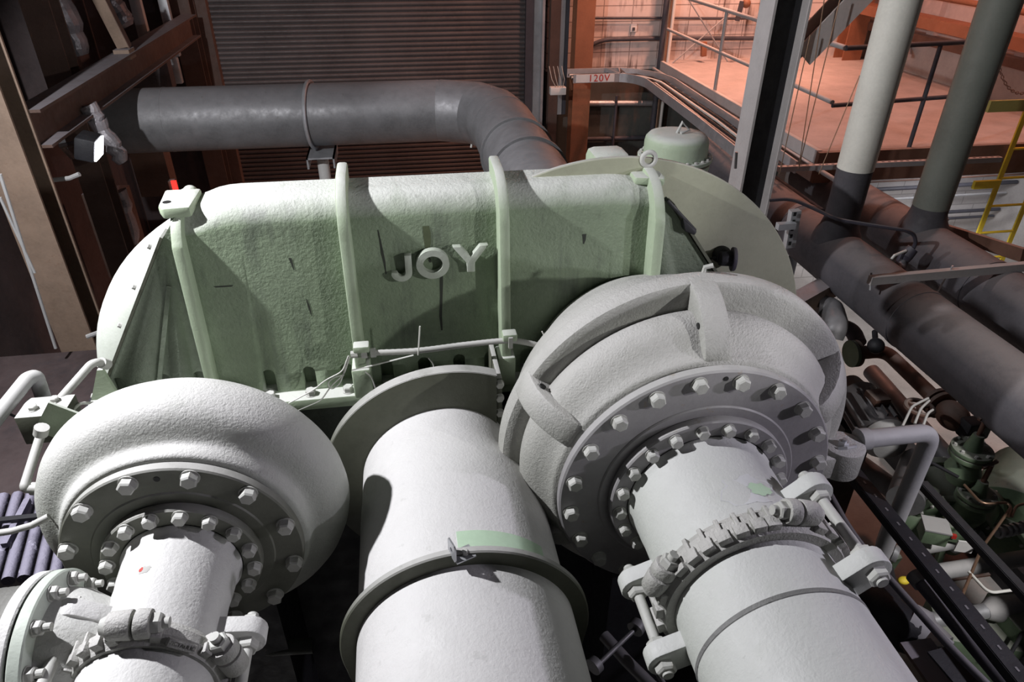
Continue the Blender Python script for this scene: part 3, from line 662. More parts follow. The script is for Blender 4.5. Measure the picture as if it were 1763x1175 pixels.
hcol('steel_column', 'dark brown column at the left side of the roller door', -3.02, 11.9, FZ, 3.2, .30, .30, M['brown'], 'x')
hcol('steel_column', 'narrow dark column right beside the roller door track', 2.62, 12.05, FZ, 3.2, .16, .14, M['brown'], 'x')
hcol('steel_column', 'brown column with a pink lit flange behind the wall lamp on the left', -3.35, 8.1, FZ, 3.2, .26, .26, M['brown'], 'x')
hcol('steel_column', 'thin upright channel by the left wall, top left corner', -3.9, 7.6, FZ, 3.2, .14, .14, M['beige'], 'x')
# long beam on the left, two column heads
bt = thing('steel_beam', 'long brown steel beam with dusty top flange running back along the left side', 'beam', (-2.92, 8.9, -1.75))
zb, zt = -1.70, -1.42
for z in (zt, zb): MB().span((-3.02,6.16,z-.012), (-2.80,11.74,z+.012)).build('flange', M['brown'], bt)
MB().span((-2.93,6.16,zb+.012), (-2.91,11.74,zt-.012)).build('web', M['brown'], bt)
# brace at upper left resting on the beam
dg = thing('diagonal_brace', 'brown angle brace rising to the left from the top of the long beam', 'brace', W(205,85,x=-2.9))
a, b = W(212,82,x=-2.9), W(150,-40,x=-3.0); MB().bar(a,b,.12,.02,(0,1,0)).build('angle', M['beige'], dg); MB().bar(a+Vector((.055,.05,0)),b+Vector((.055,.05,0)),.02,.1,(0,1,0)).build('angle_leg', M['brown'], dg)
MB().box(a+Vector((0,0,-.06)), (.16,.2,.10)).build('gusset', M['beige'], dg)
# brace off the right column
a, b = W(1383,98,y=6.0), W(1492,-15,y=6.0); tp = thing('diagonal_brace', 'pale grey diagonal brace climbing to the right from the light grey column', 'brace', a)
MB().bar(a,b,.20,.02,(0,1,0)).build('flange', M['greysteel'], tp); MB().bar(a+Vector((0,.2,0)),b+Vector((0,.2,0)),.20,.02,(0,1,0)).build('flange', M['greysteel'], tp)
MB().bar(a+Vector((0,.1,0)),b+Vector((0,.1,0)),.014,.18,(0,1,0)).build('web', M['dark'], tp)  # black colour stands in for the shaded gap behind the front flange

# ---------------------------------------------------------------- big inlet pipe at the back
bg = thing('inlet_main', 'big sooty grey pipe crossing in front of the roller door and bending toward the casing', 'pipe', (0,8.6,-2.5))
RB = .352; E0 = Vector((1.14, 8.62, -2.13))
def segpipe(pts, r, n=64):
    """mitred pipe"""
    pts = [Vector(p) for p in pts]; out = []
    for i, p in enumerate(pts):
        d0 = (p-pts[i-1]).normalized() if i else (pts[1]-p).normalized(); d1 = (pts[i+1]-p).normalized() if i < len(pts)-1 else d0
        nrm = (d0+d1).normalized(); side = Vector((0,0,1)).cross(nrm).normalized(); k = 1/max(.2, nrm.dot(d0))
        out.append([p+side*r*k*math.cos(2*math.pi*j/n)+Vector((0,0,1))*r*math.sin(2*math.pi*j/n) for j in range(n)])
    return MB().rings(out)
segpipe([(-3.7,8.62,-2.13), (.50,8.62,-2.13)], RB).build('straight_run', M['bigpipe'], bg, 60)
segpipe([(.5,8.62,-2.13), (.92,8.43,-2.13), (1.09,8.1,-2.13), (1.14,7.7,-2.13)], RB+.002).build('mitred_elbow', M['bigpipe'], bg, 24)
MB().lathe([(4.0,.345),(7.7,.35)], (1.14,0,-2.13), n=64).build('straight_run', M['bigpipe'], bg)
for y, w in ((6.75,.05),(6.1,.04)): MB().lathe([(y,.34),(y,.372),(y+w,.372),(y+w,.34)], (1.14,0,-2.13), n=72).build('joint_band', M['bigpipe'], bg)
MB().lathe([(-2.6,RB),(-2.6,RB+.004),(-2.585,RB+.004),(-2.585,RB)], (0,8.62,-2.13), (1,0,0), ref=(0,1,0)).build('weld_seam', M['bigpipe'], bg)
mb = MB(); mb.tube([W(806,232,y=8.22), W(808,240,y=8.2), W(812,248,y=8.2), W(811,254,y=8.2)], .012, 8); mb.build('strap_end', M['wire'], bg)
ps = thing('pipe_support', 'pipe stand with channel and bent rod strap under the big grey pipe', 'pipe support', (.0,8.55,FZ))
sx = W(553,262,y=8.45).x
MB().cyl((sx,8.5,FZ), (sx,8.5,-2.62), .07, n=20).build('post', M['pipe'], ps)
mb = MB(); mb.span((sx-.16,8.25,-2.55), (sx+.16,8.85,-2.53)); mb.span((sx-.16,8.25,-2.66), (sx-.14,8.85,-2.53)); mb.span((sx+.14,8.25,-2.66), (sx+.16,8.85,-2.53)); mb.build('channel', M['galv'], ps)
mb = MB(); mb.tube([Vector((sx-.06+.05*math.cos(a), 8.62+(RB+.022)*math.cos(a), -2.13+(RB+.022)*math.sin(a))) for a in [R(-90+10*k) for k in range(37)]], .022, 8)
mb.build('rod_strap', M['galv'], ps)
# the lid of the vertical vessel at the right rear
vs_ = thing('strainer_vessel', 'round domed lid with bolted flange and small loop handle, behind the pale disc', 'vessel', (1.95,4.75,FZ))
vc = W(1165,243,y=4.75); vx, vz = vc.x, vc.z
MB().lathe([(.06,.0),(.06,.14),(.05,.2),(.025,.222),(-.005,.228),(-.10,.228)], (vx,4.75,vz), (0,0,1), n=72).build('lid', M['casing_smooth'], vs_, 40)
MB().lathe([(-.10,.2),(-.095,.262),(-.10,.268),(-.122,.268),(-.127,.262),(-.127,.2)], (vx,4.75,vz), (0,0,1), n=72).build('flange', M['casing_smooth'], vs_, 40)
MB().lathe([(-.15,.2),(-.145,.255),(-.17,.255),(-.25,.235),(-.5,.2),(-1.0,.2)], (vx,4.75,vz), (0,0,1), n=72).build('shell', M['casing_smooth'], vs_, 50)
for k in range(24):
    a = 2*math.pi*k/24; inst(BOLT_XS, 'bolt', vs_, (vx+.246*math.cos(a), 4.75+.246*math.sin(a), vz-.10), (0,0,1), k)
mb = MB(); h0 = Vector((vx+.04,4.74,vz+.06)); mb.tube([h0+Vector((-.05,0,0)), h0+Vector((-.02,0,.075)), h0+Vector((.04,.0,.02)), h0+Vector((-.03,-.02,.005))], .011, 8); mb.build('loop_handle', M['bolt'], vs_)
# ---------------------------------------------------------------- platform at the right rear with its handrails
PZ = -2.31
pf_ = tag(struct(MB().span((4.55,6.94,PZ-.06), (8.3,12.3,PZ)).build('floor_platform', M['platform'])), 'dusty concrete platform deck in orange light', 'floor')
mb = MB(); mb.span((4.49,6.94,PZ-.32), (4.55,12.3,PZ+.03)); struct(mb.build('trim_6', M['greysteel']))
struct(MB().span((4.49,6.88,PZ-.32), (8.3,6.94,PZ+.02)).build('trim_7', M['redbrown']))
def rails(name, label, posts, tops, mids, r=.024, mat='railing'):
    t = thing(name, label, 'handrail', posts[0][0])
    MB().tube(tops, r, 12).build('top_rail', M[mat], t); MB().tube(mids, r*.9, 12).build('mid_rail', M[mat], t)
    for a, b in posts: MB().cyl(a, b, r*.92, n=12).build('post', M[mat], t)
    return t
hx = 4.56; hz = PZ+1.07
rails('handrail', 'pale pipe handrail along the left edge of the orange lit platform', [(Vector((hx,y,PZ)), Vector((hx,y,hz))) for y in (12.1, 9.9, 7.9)],
      [Vector((hx,12.2,hz)), Vector((hx,6.98,hz))], [Vector((hx,12.2,PZ+.53)), Vector((hx,6.98,PZ+.53))], .027)
rails('handrail', 'dark pipe handrail across the front of the orange lit platform', [(Vector((x,6.97,PZ-.1)), Vector((x,6.97,hz))) for x in (5.62, 6.26)],
      [Vector((hx,6.97,hz)), Vector((6.26,6.97,hz+.04))], [Vector((hx,6.97,PZ+.50)), Vector((6.22,6.97,PZ+.56))], .026, 'darkrail')
cn = thing('guard_chain', 'rusty chain hanging from the dark handrail corner', 'chain', W(1735,150,y=6.97)-Vector((0,0,.2)))
A_, B_ = Vector((6.28,6.97,hz-.03)), Vector((7.1,6.97,hz-.35))
mb = MB(); N_ = 26
for k in range(N_):
    t = (k+.5)/N_; p = A_.lerp(B_, t)-Vector((0,0,.30*4*t*(1-t)))
    u = (B_-A_).normalized()+Vector((0,0,-1.4*(1-2*t)*.75)); u.normalize(); s = Vector((0,1,0)) if k % 2 else u.cross(Vector((0,1,0))).normalized()
    mb.rings([[p+u*.024*math.cos(q)+s*.014*math.sin(q)+(u*math.cos(q)+s*math.sin(q))*.005*math.cos(w)+u.cross(s)*.005*math.sin(w) for w in [2*math.pi*j/5 for j in range(5)]] for q in [2*math.pi*i/10 for i in range(10)]], caps=False, loop=True)
o = mb.build('links', M['redbrown'], cn); o['kind'] = 'stuff'
# yellow ladder
ld = thing('ladder', 'yellow ladder at the right edge going down from the platform', 'ladder', (7.0,6.85,FZ))
for x in (6.78, 7.26): MB().span((x-.03,6.80,FZ), (x+.03,6.82,-1.7)).build('side_rail', M['yellow'], ld)
for k in range(9): MB().cyl((6.79,6.81,-4.7+.34*k), (7.25,6.81,-4.7+.34*k), .015, n=10).build('rung', M['yellow'], ld)
MB().span((6.30,6.80,-1.90), (6.76,6.84,-1.78)).build('crossbar', paint('dirty_yellow_paint', (.30,.27,.08), .8), ld)
MB().span((6.42,6.74,-2.75), (6.75,6.78,-2.66)).build('bracket', M['yellow'], ld)
# unistrut across the front
us = thing('strut_channel', 'galvanised slotted strut channel spanning across below the platform front', 'channel', W(1530,281,y=6.2))
a, b = W(1339,291,y=6.2), W(1722,274,y=6.2)
MB().bar(a,b,.05,.05,(0,1,0)).build('channel', M['galv'], us); 
mb = MB(); 
for k in range(36):
    p = a.lerp(b,(k+.5)/36)+Vector((0,0,.0255)); mb.box(p,(.028,.014,.002))
mb.build('slots', M['groove'], us)['kind'] = 'stuff'
for px, yb in ((1655,405),):
    MB().cyl(W(px,282,y=6.2), W(1618,395,y=6.2), .012, n=10).build('hanger_rod', M['galv'], us)
MB().box(W(1616,380,y=6.2), (.2,.05,.05)).build('foot_channel', M['galv'], us)
# cable tray with the printed tag
ct = thing('cable_tray', 'aluminium ladder cable tray curving forward from the back wall, red 120V on its side', 'cable tray', (4.0,9.5,-2.45))
tz = -2.40; tp_ = []
for p in [(2.75,11.35),(3.6,11.35)]: tp_.append(Vector((*p,tz)))
ctr, rad = Vector((3.55,10.6)), .75
for k in range(9):
    a = R(90-90*k/8*.98); tp_.append(Vector((3.45+rad*.75*math.cos(a), 10.6+rad*math.sin(a), tz)))
tp_ += [Vector((3.95,8.5,tz)), Vector((3.85,6.6,tz))]
def offs(P, d):
    out = []
    for i, p in enumerate(P):
        t = (P[min(i+1,len(P)-1)]-P[max(0,i-1)]).normalized(); out.append(p+Vector((t.y,-t.x,0))*d)
    return out
def strip(P, w, h):
    L_, R_ = offs(P,-w/2), offs(P,w/2)
    return MB().rings([[l, r, r+Vector((0,0,h)), l+Vector((0,0,h))] for l, r in zip(L_, R_)])
for d in (-.22,.22): strip(offs(tp_, d), .02, .13).build('side_rail', M['galv'], ct)
for i in range(len(tp_)-1):
    for k in range(max(1,int((tp_[i+1]-tp_[i]).length/.3))):
        p = tp_[i].lerp(tp_[i+1], (k+.5)/max(1,int((tp_[i+1]-tp_[i]).length/.3))); t = (tp_[i+1]-tp_[i]).normalized(); s = Vector((t.y,-t.x,0))
        MB().bar(p-s*.21+Vector((0,0,.03)), p+s*.21+Vector((0,0,.03)), .03, .015).build('rung', M['galv'], ct)
tagp = W(1052,158,y=11.11); 
MB().box(Vector((3.10,11.118,tz+.065)), (.62,.006,.115)).build('tag_plate', M['white'], ct)
cu = bpy.data.curves.new('sign_text', 'FONT'); cu.body = '120V'; cu.size = .15; cu.extrude = .002; cu.align_x = 'CENTER'; cu.align_y = 'CENTER'; cu.space_character = 1.15
to = bpy.data.objects.new('sign_text', cu); C.objects.link(to); to.rotation_euler = (R(90),0,0); bpy.context.view_layer.update()
tm = bpy.data.meshes.new_from_object(to.evaluated_get(bpy.context.evaluated_depsgraph_get())); bpy.data.objects.remove(to)
tm.materials.clear(); tm.materials.append(M['red'])
to = bpy.data.objects.new('printed_text', tm); C.objects.link(to); to.parent = ct; to.rotation_euler = (R(90),0,0); to.location = Vector((3.16,11.112,tz+.065))-WL[ct.name]; WL[to.name] = Vector()
for i, (d, col) in enumerate(((-.12,'rubber'),(-.05,'wire'),(.02,'rubber'),(.09,'conduit'),(.15,'rubber'))):
    P = [p+Vector((0,0,.055+.01*math.sin(3*j+i))) for j, p in enumerate(offs(tp_, d))]
    tag(MB().tube(P, .018, 8).build('cable', M[col]), ['black cable by the inner rail of the cable tray','white cable in the cable tray, second from its inner rail','black cable in the middle of the cable tray','grey conduit in the cable tray, second from its outer rail','black cable by the outer rail of the cable tray'][i], 'cable', 'cables in the tray')
# second tray rail / pipes along the platform edge
for i, (x, z, r, col, lab) in enumerate(((4.42,-2.42,.025,'railing','pale conduit running along the platform edge just under the deck'), (4.3,-2.72,.03,'darkrail','dark pipe along the platform edge above the cable tray'))):
    tag(MB().cyl((x,12.2,z), (x,6.3,z), r, n=12).build('conduit', M[col]), lab, 'conduit')
# conduits and stuff on the orange back wall
def wall_tube(pts, r, mat, name, lab, cat, **k):
    return tag(MB().tube(pts, r, 10, **k).build(name, M[mat]), lab, cat)
yb = 12.24
wall_tube([W(1009,165,y=yb), W(1012,80,y=yb), W(1040,68,y=yb), W(1135,66,y=yb), W(1320,66,y=yb)], .035, 'darkrail', 'conduit', 'thick conduit bent round a corner on the orange back wall', 'conduit', bend=.25)
wall_tube([W(1008,31,y=yb), W(1135,31,y=yb), W(1330,32,y=yb)], .022, 'darkrail', 'conduit', 'thin straight conduit above the bent one on the orange back wall', 'conduit')
wall_tube([W(1005,178,y=yb), W(1130,178,y=yb)], .05, 'galv', 'conduit', 'pale pipe across the lower back wall under the cable tray', 'conduit')
wall_tube([W(1000,240,y=yb), W(1110,237,y=yb)], .04, 'darkrail', 'conduit', 'dark pipe low on the back wall behind the round lid', 'conduit')
wall_tube([W(1006,275,y=12.2), W(1009,160,y=12.2)], .035, 'darkrail', 'conduit', 'dark upright pipe by the orange-brown column below the tray', 'conduit')
wall_tube([W(1055,250,y=12.2), W(1062,165,y=12.2)], .025, 'darkrail', 'conduit', 'thin upright pipe in the middle of the lower back wall', 'conduit')
wall_tube([W(1170,108,y=yb), W(1300,103,y=yb)], .02, 'redbrown', 'conduit', 'rust coloured pipe low on the back wall over the deck', 'conduit')
for i, (px, m, r, lab) in enumerate(((1137,'darkrail',.05,'dark upright riser at the corner of the platform rail'),(1143,'copper',.04,'yellowish upright riser beside the dark riser at the rail corner'),(1150,'wire',.03,'pale upright conduit right of the yellowish riser at the rail corner'))):
    a = W(px,100,y=12.1); tag(MB().cyl((a.x,12.1,FZ), (a.x,12.1,3.2), r, n=12).build('riser_pipe', M[m]), lab, 'pipe')
for i, (px, w, m, lab) in enumerate(((963,.10,'galv','galvanised upright trunking beside the narrow dark column'),(972,.06,'darkrail','dark upright conduit between trunking and orange-brown column'))):
    a = W(px,100,y=12.1); tag(MB().span((a.x-w/2,12.0,FZ+1.9), (a.x+w/2,12.1,3.2)).build('wall_trunking', M[m]), lab, 'trunking')
jb = thing('junction_box', 'pale cable junction box left of the orange-brown column at the tray end', 'junction box', W(962,165,y=11.5))
MB().box(W(960,156,y=11.5), (.26,.12,.12)).build('box_body', M['white'], jb, bevel=.01)
mb = MB()
for k in range(4): 
    a = W(957+4*k,150,y=11.45); mb.tube([a, a+Vector((-.07+.03*k,0,.12)), a+Vector((-.10+.03*k,.1,.3))], .006, 6)
mb.build('leads', M['conduit'], jb)['kind'] = 'stuff'
sp = thing('wall_plate', 'small square socket plate on the streaked orange wall', 'socket', W(1091,48,y=12.28))
MB().box(W(1091,48,y=12.28), (.11,.03,.13)).build('plate', M['white'], sp, bevel=.006); MB().box(W(1091,50,y=12.26), (.04,.02,.05)).build('socket', M['darkrail'], sp)
# cross-braced sway rods
mb = MB(); a = lambda px, py, y=12.0: W(px,py,y=y)
tag(MB().cyl(a(1145,120), a(1262,18), .012, n=6).build('sway_rod', M['railing']), 'thin sway rod rising to the right behind the platform handrail', 'rod')
tag(MB().cyl(a(1186,0), a(1255,110), .012, n=6).build('sway_rod', M['railing']), 'thin sway rod falling to the right behind the platform handrail', 'rod')
ft = thing('wall_fitting', 'small dark rusty bracket fitting on the back wall behind the left platform rail', 'bracket', a(1212,85))
MB().bar(a(1212,72), a(1211,97), .09, .08, (0,1,0)).build('body', M['orangecol'], ft, bevel=.01)
ft = thing('wall_fitting', 'small dark lamp bracket high on the wall left of the light grey column', 'bracket', a(1272,25))
MB().bar(a(1278,2,11.8), a(1269,36,11.8), .06, .06, (0,1,0)).build('arm', M['darkrail'], ft); MB().ball(a(1285,6,11.8), .07).build('head', M['orangecol'], ft)
# side wall beam, post and conduit of the orange bay
hcol('steel_column', 'rusty orange column by the right wall behind the white riser', 7.9, 12.0, PZ, 3.2, .34, .3, M['orangecol'], 'x')
tag(MB().span((7.75,7.0,-1.55), (8.05,12.0,-1.40)).build('ledge_beam', M['orangecol']), 'rust orange beam running along the foot of the right wall', 'beam')
tag(MB().tube([Vector((7.98,6.9,-1.15)),Vector((7.98,11.8,-1.15))], .04, 10).build('side_pipe', M['orangecol']), 'rust orange pipe above the beam at the right wall', 'pipe')
tag(MB().tube([W(1585,0,x=8.25), W(1566,82,x=8.25), W(1566,96,x=8.1)], .03, 8, bend=.1).build('conduit', M['wallside']), 'pink conduit running down the right wall between the two risers', 'conduit')
# thin hanging wires near the light grey column
for i, (a0, b0, lab) in enumerate((((1419,0),(1375,290),'thin wire left of the other wires beside the light grey column'),((1446,0),(1375,290),'thin wire slanting across the platform toward the light grey column'),((1395,60),(1342,300),'thin wire hanging close along the right side of the light grey column'),((1480,130),(1410,300),'thin wire hanging just left of the white riser'))):
    tag(MB().cyl(W(*a0,y=5.9), W(*b0,y=5.9), .005, n=6).build('hanging_wire', M['copper']), lab, 'wire')

# ---------------------------------------------------------------- the two sooty pipes with their risers
P1 = Vector((3.94,0,-2.80)); P2 = Vector((4.88,0,-2.80)); PR = .257
t1 = thing('insulated_pipe', 'fat sooty pipe nearer the machine with the white riser standing on it', 'pipe', (P1.x,5,P1.z-PR))
MB().cyl((P1.x,1.2,P1.z), (P1.x,8.7,P1.z), PR, n=72).build('pipe_body', M['inspipe'], t1, 60)
wy = 5.46; gy = 5.53
def riser(t, P, y, r, ztop, zsw, m0, m1):
    prof = [(PR*.55, r*1.5),(PR*.9, r*1.32),(PR*1.1,r*1.14),(PR*1.35,r*1.03),(PR*1.7,r)]
    MB().lathe([(a,b) for a,b in prof]+[(zsw-P.z, r)], (P.x,y,P.z), (0,0,1), n=48).build('saddle_branch', m0, t, 60)
    return MB().lathe([(0,r*.5),(0,r+.004),(ztop-zsw,r+.004)], (P.x,y,zsw), (0,0,1), n=48).build('riser', m1, t, 60)
riser(t1, P1, wy, .150, 3.2, W(1467,290,y=wy).z, M['inspipe'], M['whitepipe'])
for y in (6.05,4.2): MB().lathe([(y,PR-.01),(y,PR+.006),(y+.05,PR+.006),(y+.05,PR-.01)], (P1.x,0,P1.z), n=72).build('joint_band', M['inspipe'], t1)
t2 = thing('insulated_pipe', 'fat sooty pipe farther from the machine with the grey-green riser standing on it', 'pipe', (P2.x,5,P2.z-PR))
MB().cyl((P2.x,1.2,P2.z), (P2.x,7.6,P2.z), PR, n=72).build('pipe_body', M['inspipe'], t2, 60)
riser(t2, P2, gy, .155, 3.2, W(1598,355,y=gy).z, M['inspipe'], M['greenpipe'])
for y in (4.6,): MB().lathe([(y,PR-.01),(y,PR+.006),(y+.05,PR+.006),(y+.05,PR-.01)], (P2.x,0,P2.z), n=72).build('joint_band', M['inspipe'], t2)
for k, (x, y) in enumerate(((P1.x,2.4),(P1.x,7.5),(P2.x,2.4),(P2.x,7.5))):
    q = thing('pipe_stand', ['stand under the near end of the nearer sooty pipe','stand under the far end of the nearer sooty pipe','stand under the near end of the farther sooty pipe','stand under the far end of the farther sooty pipe'][k], 'pipe support', (x,y,FZ))
    MB().cyl((x,y,FZ), (x,y,P1.z-PR+.005), .06, n=16).build('post', M['dark'], q)
# channel bar laid over both pipes
cb = thing('cross_bar', 'pale box channel laid across the two sooty pipes', 'channel', W(1630,468,z=-2.5))
a, b = W(1497,483,z=-2.52), W(1775,458,z=-2.52)
MB().bar(a,b,.07,.05,(0,1,0)).build('channel', M['greysteel'], cb); MB().cyl(W(1500,470,z=-2.48), W(1498,500,z=-2.6), .008, n=8).build('rod', M['galv'], cb); MB().cyl(W(1640,458,z=-2.45), W(1614,503,z=-2.75), .007, n=8).build('rod', M['galv'], cb)
# black hanging cable and its connector
hc = thing('power_cable', 'black cable drooping over the sooty pipes to a dusty connector', 'cable', W(1560,440,y=5.0))
pts = [W(1325,345,y=5.6), W(1362,342,y=5.5), W(1410,363,y=5.3), W(1440,378,y=5.15), W(1500,388,y=5.05), W(1560,397,y=5.0), W(1574,404,y=5.0), W(1577,418,y=5.0), W(1570,432,y=5.0)]
MB().tube(pts, .017, 8, bend=.1).build('cord', M['purple'], hc)
mb = MB(); mb.tube([W(1572,428,y=5.0), W(1560,440,y=5.0), W(1552,452,y=5.0), W(1551,466,y=4.9)], [.05,.062,.05,.035], 12); mb.build('connector', M['purple'], hc)
MB().tube([W(1560,432,y=4.98), W(1540,440,y=4.95), W(1530,452,y=4.95)], .012, 8).build('tag', M['wire'], hc)
# slotted bracket right of the disc
sb = thing('strut_bracket', 'slotted strut bracket sticking out right of the pale disc', 'bracket', W(1362,390,y=4.2))
MB().bar(W(1369,362,y=4.2), W(1358,425,y=4.2), .07, .05, (0,1,0)).build('channel', M['galv'], sb); MB().bar(W(1338,390,y=4.15), W(1368,388,y=4.15), .045, .045, (0,1,0)).build('arm', M['galv'], sb)
mb = MB()
for k in range(5): mb.box(W(1369,362,y=4.17).lerp(W(1358,425,y=4.17),(k+.5)/5)+Vector((0,-.006,0)), (.02,.004,.028))
mb.build('slots', M['groove'], sb)['kind'] = 'stuff'
tag(MB().cyl(W(1266,290,y=5.2), W(1268,262,y=5.2), .012, n=8).build('threaded_rod', M['galv']), 'short threaded rod standing left of the light grey column', 'rod')
# beam under the rear of the right volute
tag(MB().bar(W(1345,540,z=-3.0), W(1430,492,z=-3.0), .16, .16, (0,0,1)).build('cross_beam', M['beige']), 'pale beam showing between the disc and the nearer sooty pipe', 'beam')
# runs of pipe below the platform, far right
for i, (y, z, r, m) in enumerate(((7.9,-2.98,.04,'railing'),(7.95,-3.06,.025,'redbrown'),(8.0,-3.19,.045,'darkrail'),(8.1,-3.38,.03,'railing'),(8.1,-3.62,.04,'darkrail'),(8.15,-3.74,.03,'darkrail'),(8.15,-4.0,.035,'railing'))):
    tag(MB().cyl((5.2,y,z), (8.25,y,z), r*.6, n=12).build('low_pipe', M[m]), ['uppermost pale pipe under the platform, behind the ladder','thin rust pipe under the platform, second from the top','thick dark pipe under the platform, third from the top','pale pipe under the platform below the thick dark one','dark pipe under the platform behind the middle of the ladder','dark pipe low under the platform near the floor','lowest pale pipe under the platform at the floor'][i], 'pipe', 'pipe runs under the platform')
tag(MB().bar(W(1590,385,x=5.4), W(1763,440,x=5.4), .05, .12, (0,0,1)).build('tray_edge', M['redbrown']), 'rust red tray edge running beside the farther sooty pipe', 'tray')

# ---------------------------------------------------------------- left side: lamp, wraps, handrail, instrument lines
lp = thing('floodlight', 'small floodlight with a glaring lens on the column at the left', 'lamp', W(160,255,y=6.6))
l0 = W(152,252,y=6.6); aim = Vector((.92,.05,-.28)).normalized(); u, v, d = frame(aim); Mx = Matrix((u,v,d)).transposed()
MB().box(l0, (.26,.2,.16), Mx).build('housing', M['dark'], lp, bevel=.02)
MB().box(l0+aim*.085, (.22,.17,.012), Mx).build('lens', M['lampglow'], lp); MB().tube([l0-aim*.1, l0-aim*.22+Vector((0,0,-.05)), l0+Vector((-.2,.1,-.12))], .025, 8).build('bracket', M['brown'], lp)
def wrap(lab, pts, r):
    P = []; rr = []
    rnd = random.Random(len(lab))
    for i in range(len(pts)-1):
        for k in range(8): P.append(pts[i].lerp(pts[i+1], k/8)+Vector((rnd.uniform(-.02,.02),0,0))); rr.append(r*rnd.uniform(.8,1.15))
    P.append(pts[-1]); rr.append(r*.6)
    return tag(MB().tube(P, rr, 14).build('wrapped_pipe', M['foil'], sharp=20), lab, 'wrapped pipe')
wrap('crumpled foil wrap hanging at the upper left between dark cabinets', [W(95,-10,y=8.5), W(140,95,y=8.5)], .13)
wrap('crumpled foil wrap hanging below the long beam beside the lamp', [W(150,180,y=7.2), W(172,215,y=7.2), W(212,280,y=7.2)], .08)
wrap('crumpled foil wrap hanging high near the middle of the long beam', [W(190,-5,y=10), W(222,45,y=10)], .1)
wrap('dusty wrap standing low on the left behind the brown column', [W(205,330,y=8.6), W(230,420,y=8.6)], .09)
def slab(name, lab, cat, px, py, y, w, h, d, m): 
    p = W(px,py,y=y); return tag(MB().box(p,(w,d,h)).build(name, M[m], bevel=.006), lab, cat)
slab('cabinet', 'dark cabinet on the left wall behind the top left column', 'cabinet', 40, 60, 9.0, .9, 1.6, .3, 'wallleft')
slab('trunking', 'pale upright trunking behind the far part of the long beam', 'trunking', 238, 20, 11, .14, 1.3, .1, 'greysteel')
slab('trunking', 'shiny upright trunking above the far end of the long beam', 'trunking', 283, 10, 11.2, .12, 1.3, .1, 'galv')
slab('trunking', 'shiny upright trunking below the far end of the long beam', 'trunking', 298, 112, 11.2, .16, .5, .1, 'galv')
slab('wall_box', 'dim box on the left wall behind the big grey pipe', 'box', 262, 128, 10.5, .5, .35, .2, 'wallleft')
slab('cabinet', 'reddish cabinet door under the big grey pipe at the left', 'cabinet', 265, 290, 9.2, .40, .65, .25, 'redbrown')
slab('cabinet', 'dark cabinet between the brown column and the white volute', 'cabinet', 205, 400, 9.5, .5, 1.2, .3, 'brown')
slab('yellow_tag', 'tiny yellow tag under the far end of the long beam', 'tag', 285, 97, 11.1, .07, .05, .02, 'yellow')
ex = thing('indicator_lamp', 'small red glowing indicator in the dark at the left of the casing', 'lamp', W(298,322,y=8.0))
MB().box(W(298,321,y=8.0), (.06,.09,.14)).build('housing', M['redbrown'], ex); MB().box(W(301,321,y=7.94), (.055,.02,.13)).build('lens', M['exitglow'], ex)
for i, (a, b, r, lab) in enumerate((((0,300),(96,600),.012,'thin pale conduit running down the left wall in front of the brown column'),((0,340),(60,470),.01,'thin wire on the far left wall'))):
    tag(MB().cyl(W(*a,y=5.2), W(*b,y=5.2), r, n=8).build('conduit', M['railing']), lab, 'conduit')
tag(MB().tube([W(50,328,y=6.4), W(75,312,y=6.4), W(120,307,y=6.4), W(137,300,y=6.4)], .02, 8).build('conduit', M['railing']), 'pale pipe bridging between the two left columns', 'conduit')
tag(MB().tube([W(150,580,y=5.5), W(172,572,y=5.5)], .02, 8).build('pipe_stub', M['railing']), 'short pale pipe stub behind the left panel', 'pipe')
hl = thing('handrail', 'pale pipe handrail with a bend at the far left above the skid', 'handrail', W(85,720,y=2.9))
MB().tube([W(-30,750,y=2.6), W(48,652,y=2.9), W(62,648,y=2.93), W(84,712,y=2.9), W(88,740,y=2.9)], .033, 14, bend=.05).build('rail', M['railing'], hl)
MB().cyl(W(12,711,y=2.8), W(62,734,y=2.9), .006, n=8).build('stay_wire', M['dark'], hl)
# walkway strip at far left
wk = thing('walkway', 'dusty walkway plate with a rust kerb at the lower far left', 'walkway', (-3.0,3.2,FZ))
MB().span((-4.4,.6,-3.25), (-2.35,5.4,-3.2)).build('deck', M['wallleft'], wk); MB().span((-2.40,.6,-3.35), (-2.33,5.4,-3.1)).build('kerb', M['darkrail'], wk)
for y in (1.0,4.8): MB().span((-2.5,y,FZ), (-2.42,y+.08,-3.25)).build('leg', M['dark'], wk)
# instrument box and lines
ib = thing('terminal_block', 'small square bolted block on the left flank beside the round volute', 'terminal block', W(90,725,y=2.75))
p = W(88,722,y=2.75); MB().box(p, (.20,.15,.15)).build('body', M['collar'], ib, bevel=.006)
MB().bar(W(118,705,y=2.68), W(93,752,y=2.68), .012, .16, (1,0,0)).build('side_plate', M['casing_smooth'], ib)
for dx, dy in ((-.04,-.02),(.03,.03),(.05,-.04)): inst(BOLT_S, 'bolt', ib, p+Vector((dx,dy,.075)), (0,0,1))
g = thing('instrument_line', 'slim pale pipe rising from the bolted block to the left panel of the casing', 'pipe', W(100,705,y=2.8))
MB().tube([W(97,706,y=2.78), W(98,694,y=2.8), W(156,628,y=2.95), W(166,624,y=2.97), W(184,627,y=3.02)], .019, 12, bend=.03).build('pipe_body', M['conduit'], g)
MB().cyl(W(97,708,y=2.78), W(98,690,y=2.8), .028, n=14).build('coupling', M['conduit'], g); MB().cyl(W(174,625,y=2.99), W(185,628,y=3.02), .026, n=14).build('coupling', M['conduit'], g)
g = thing('instrument_line', 'slim pale pipe dropping from the bolted block to the flank of the round volute', 'pipe', W(50,842,y=2.5))
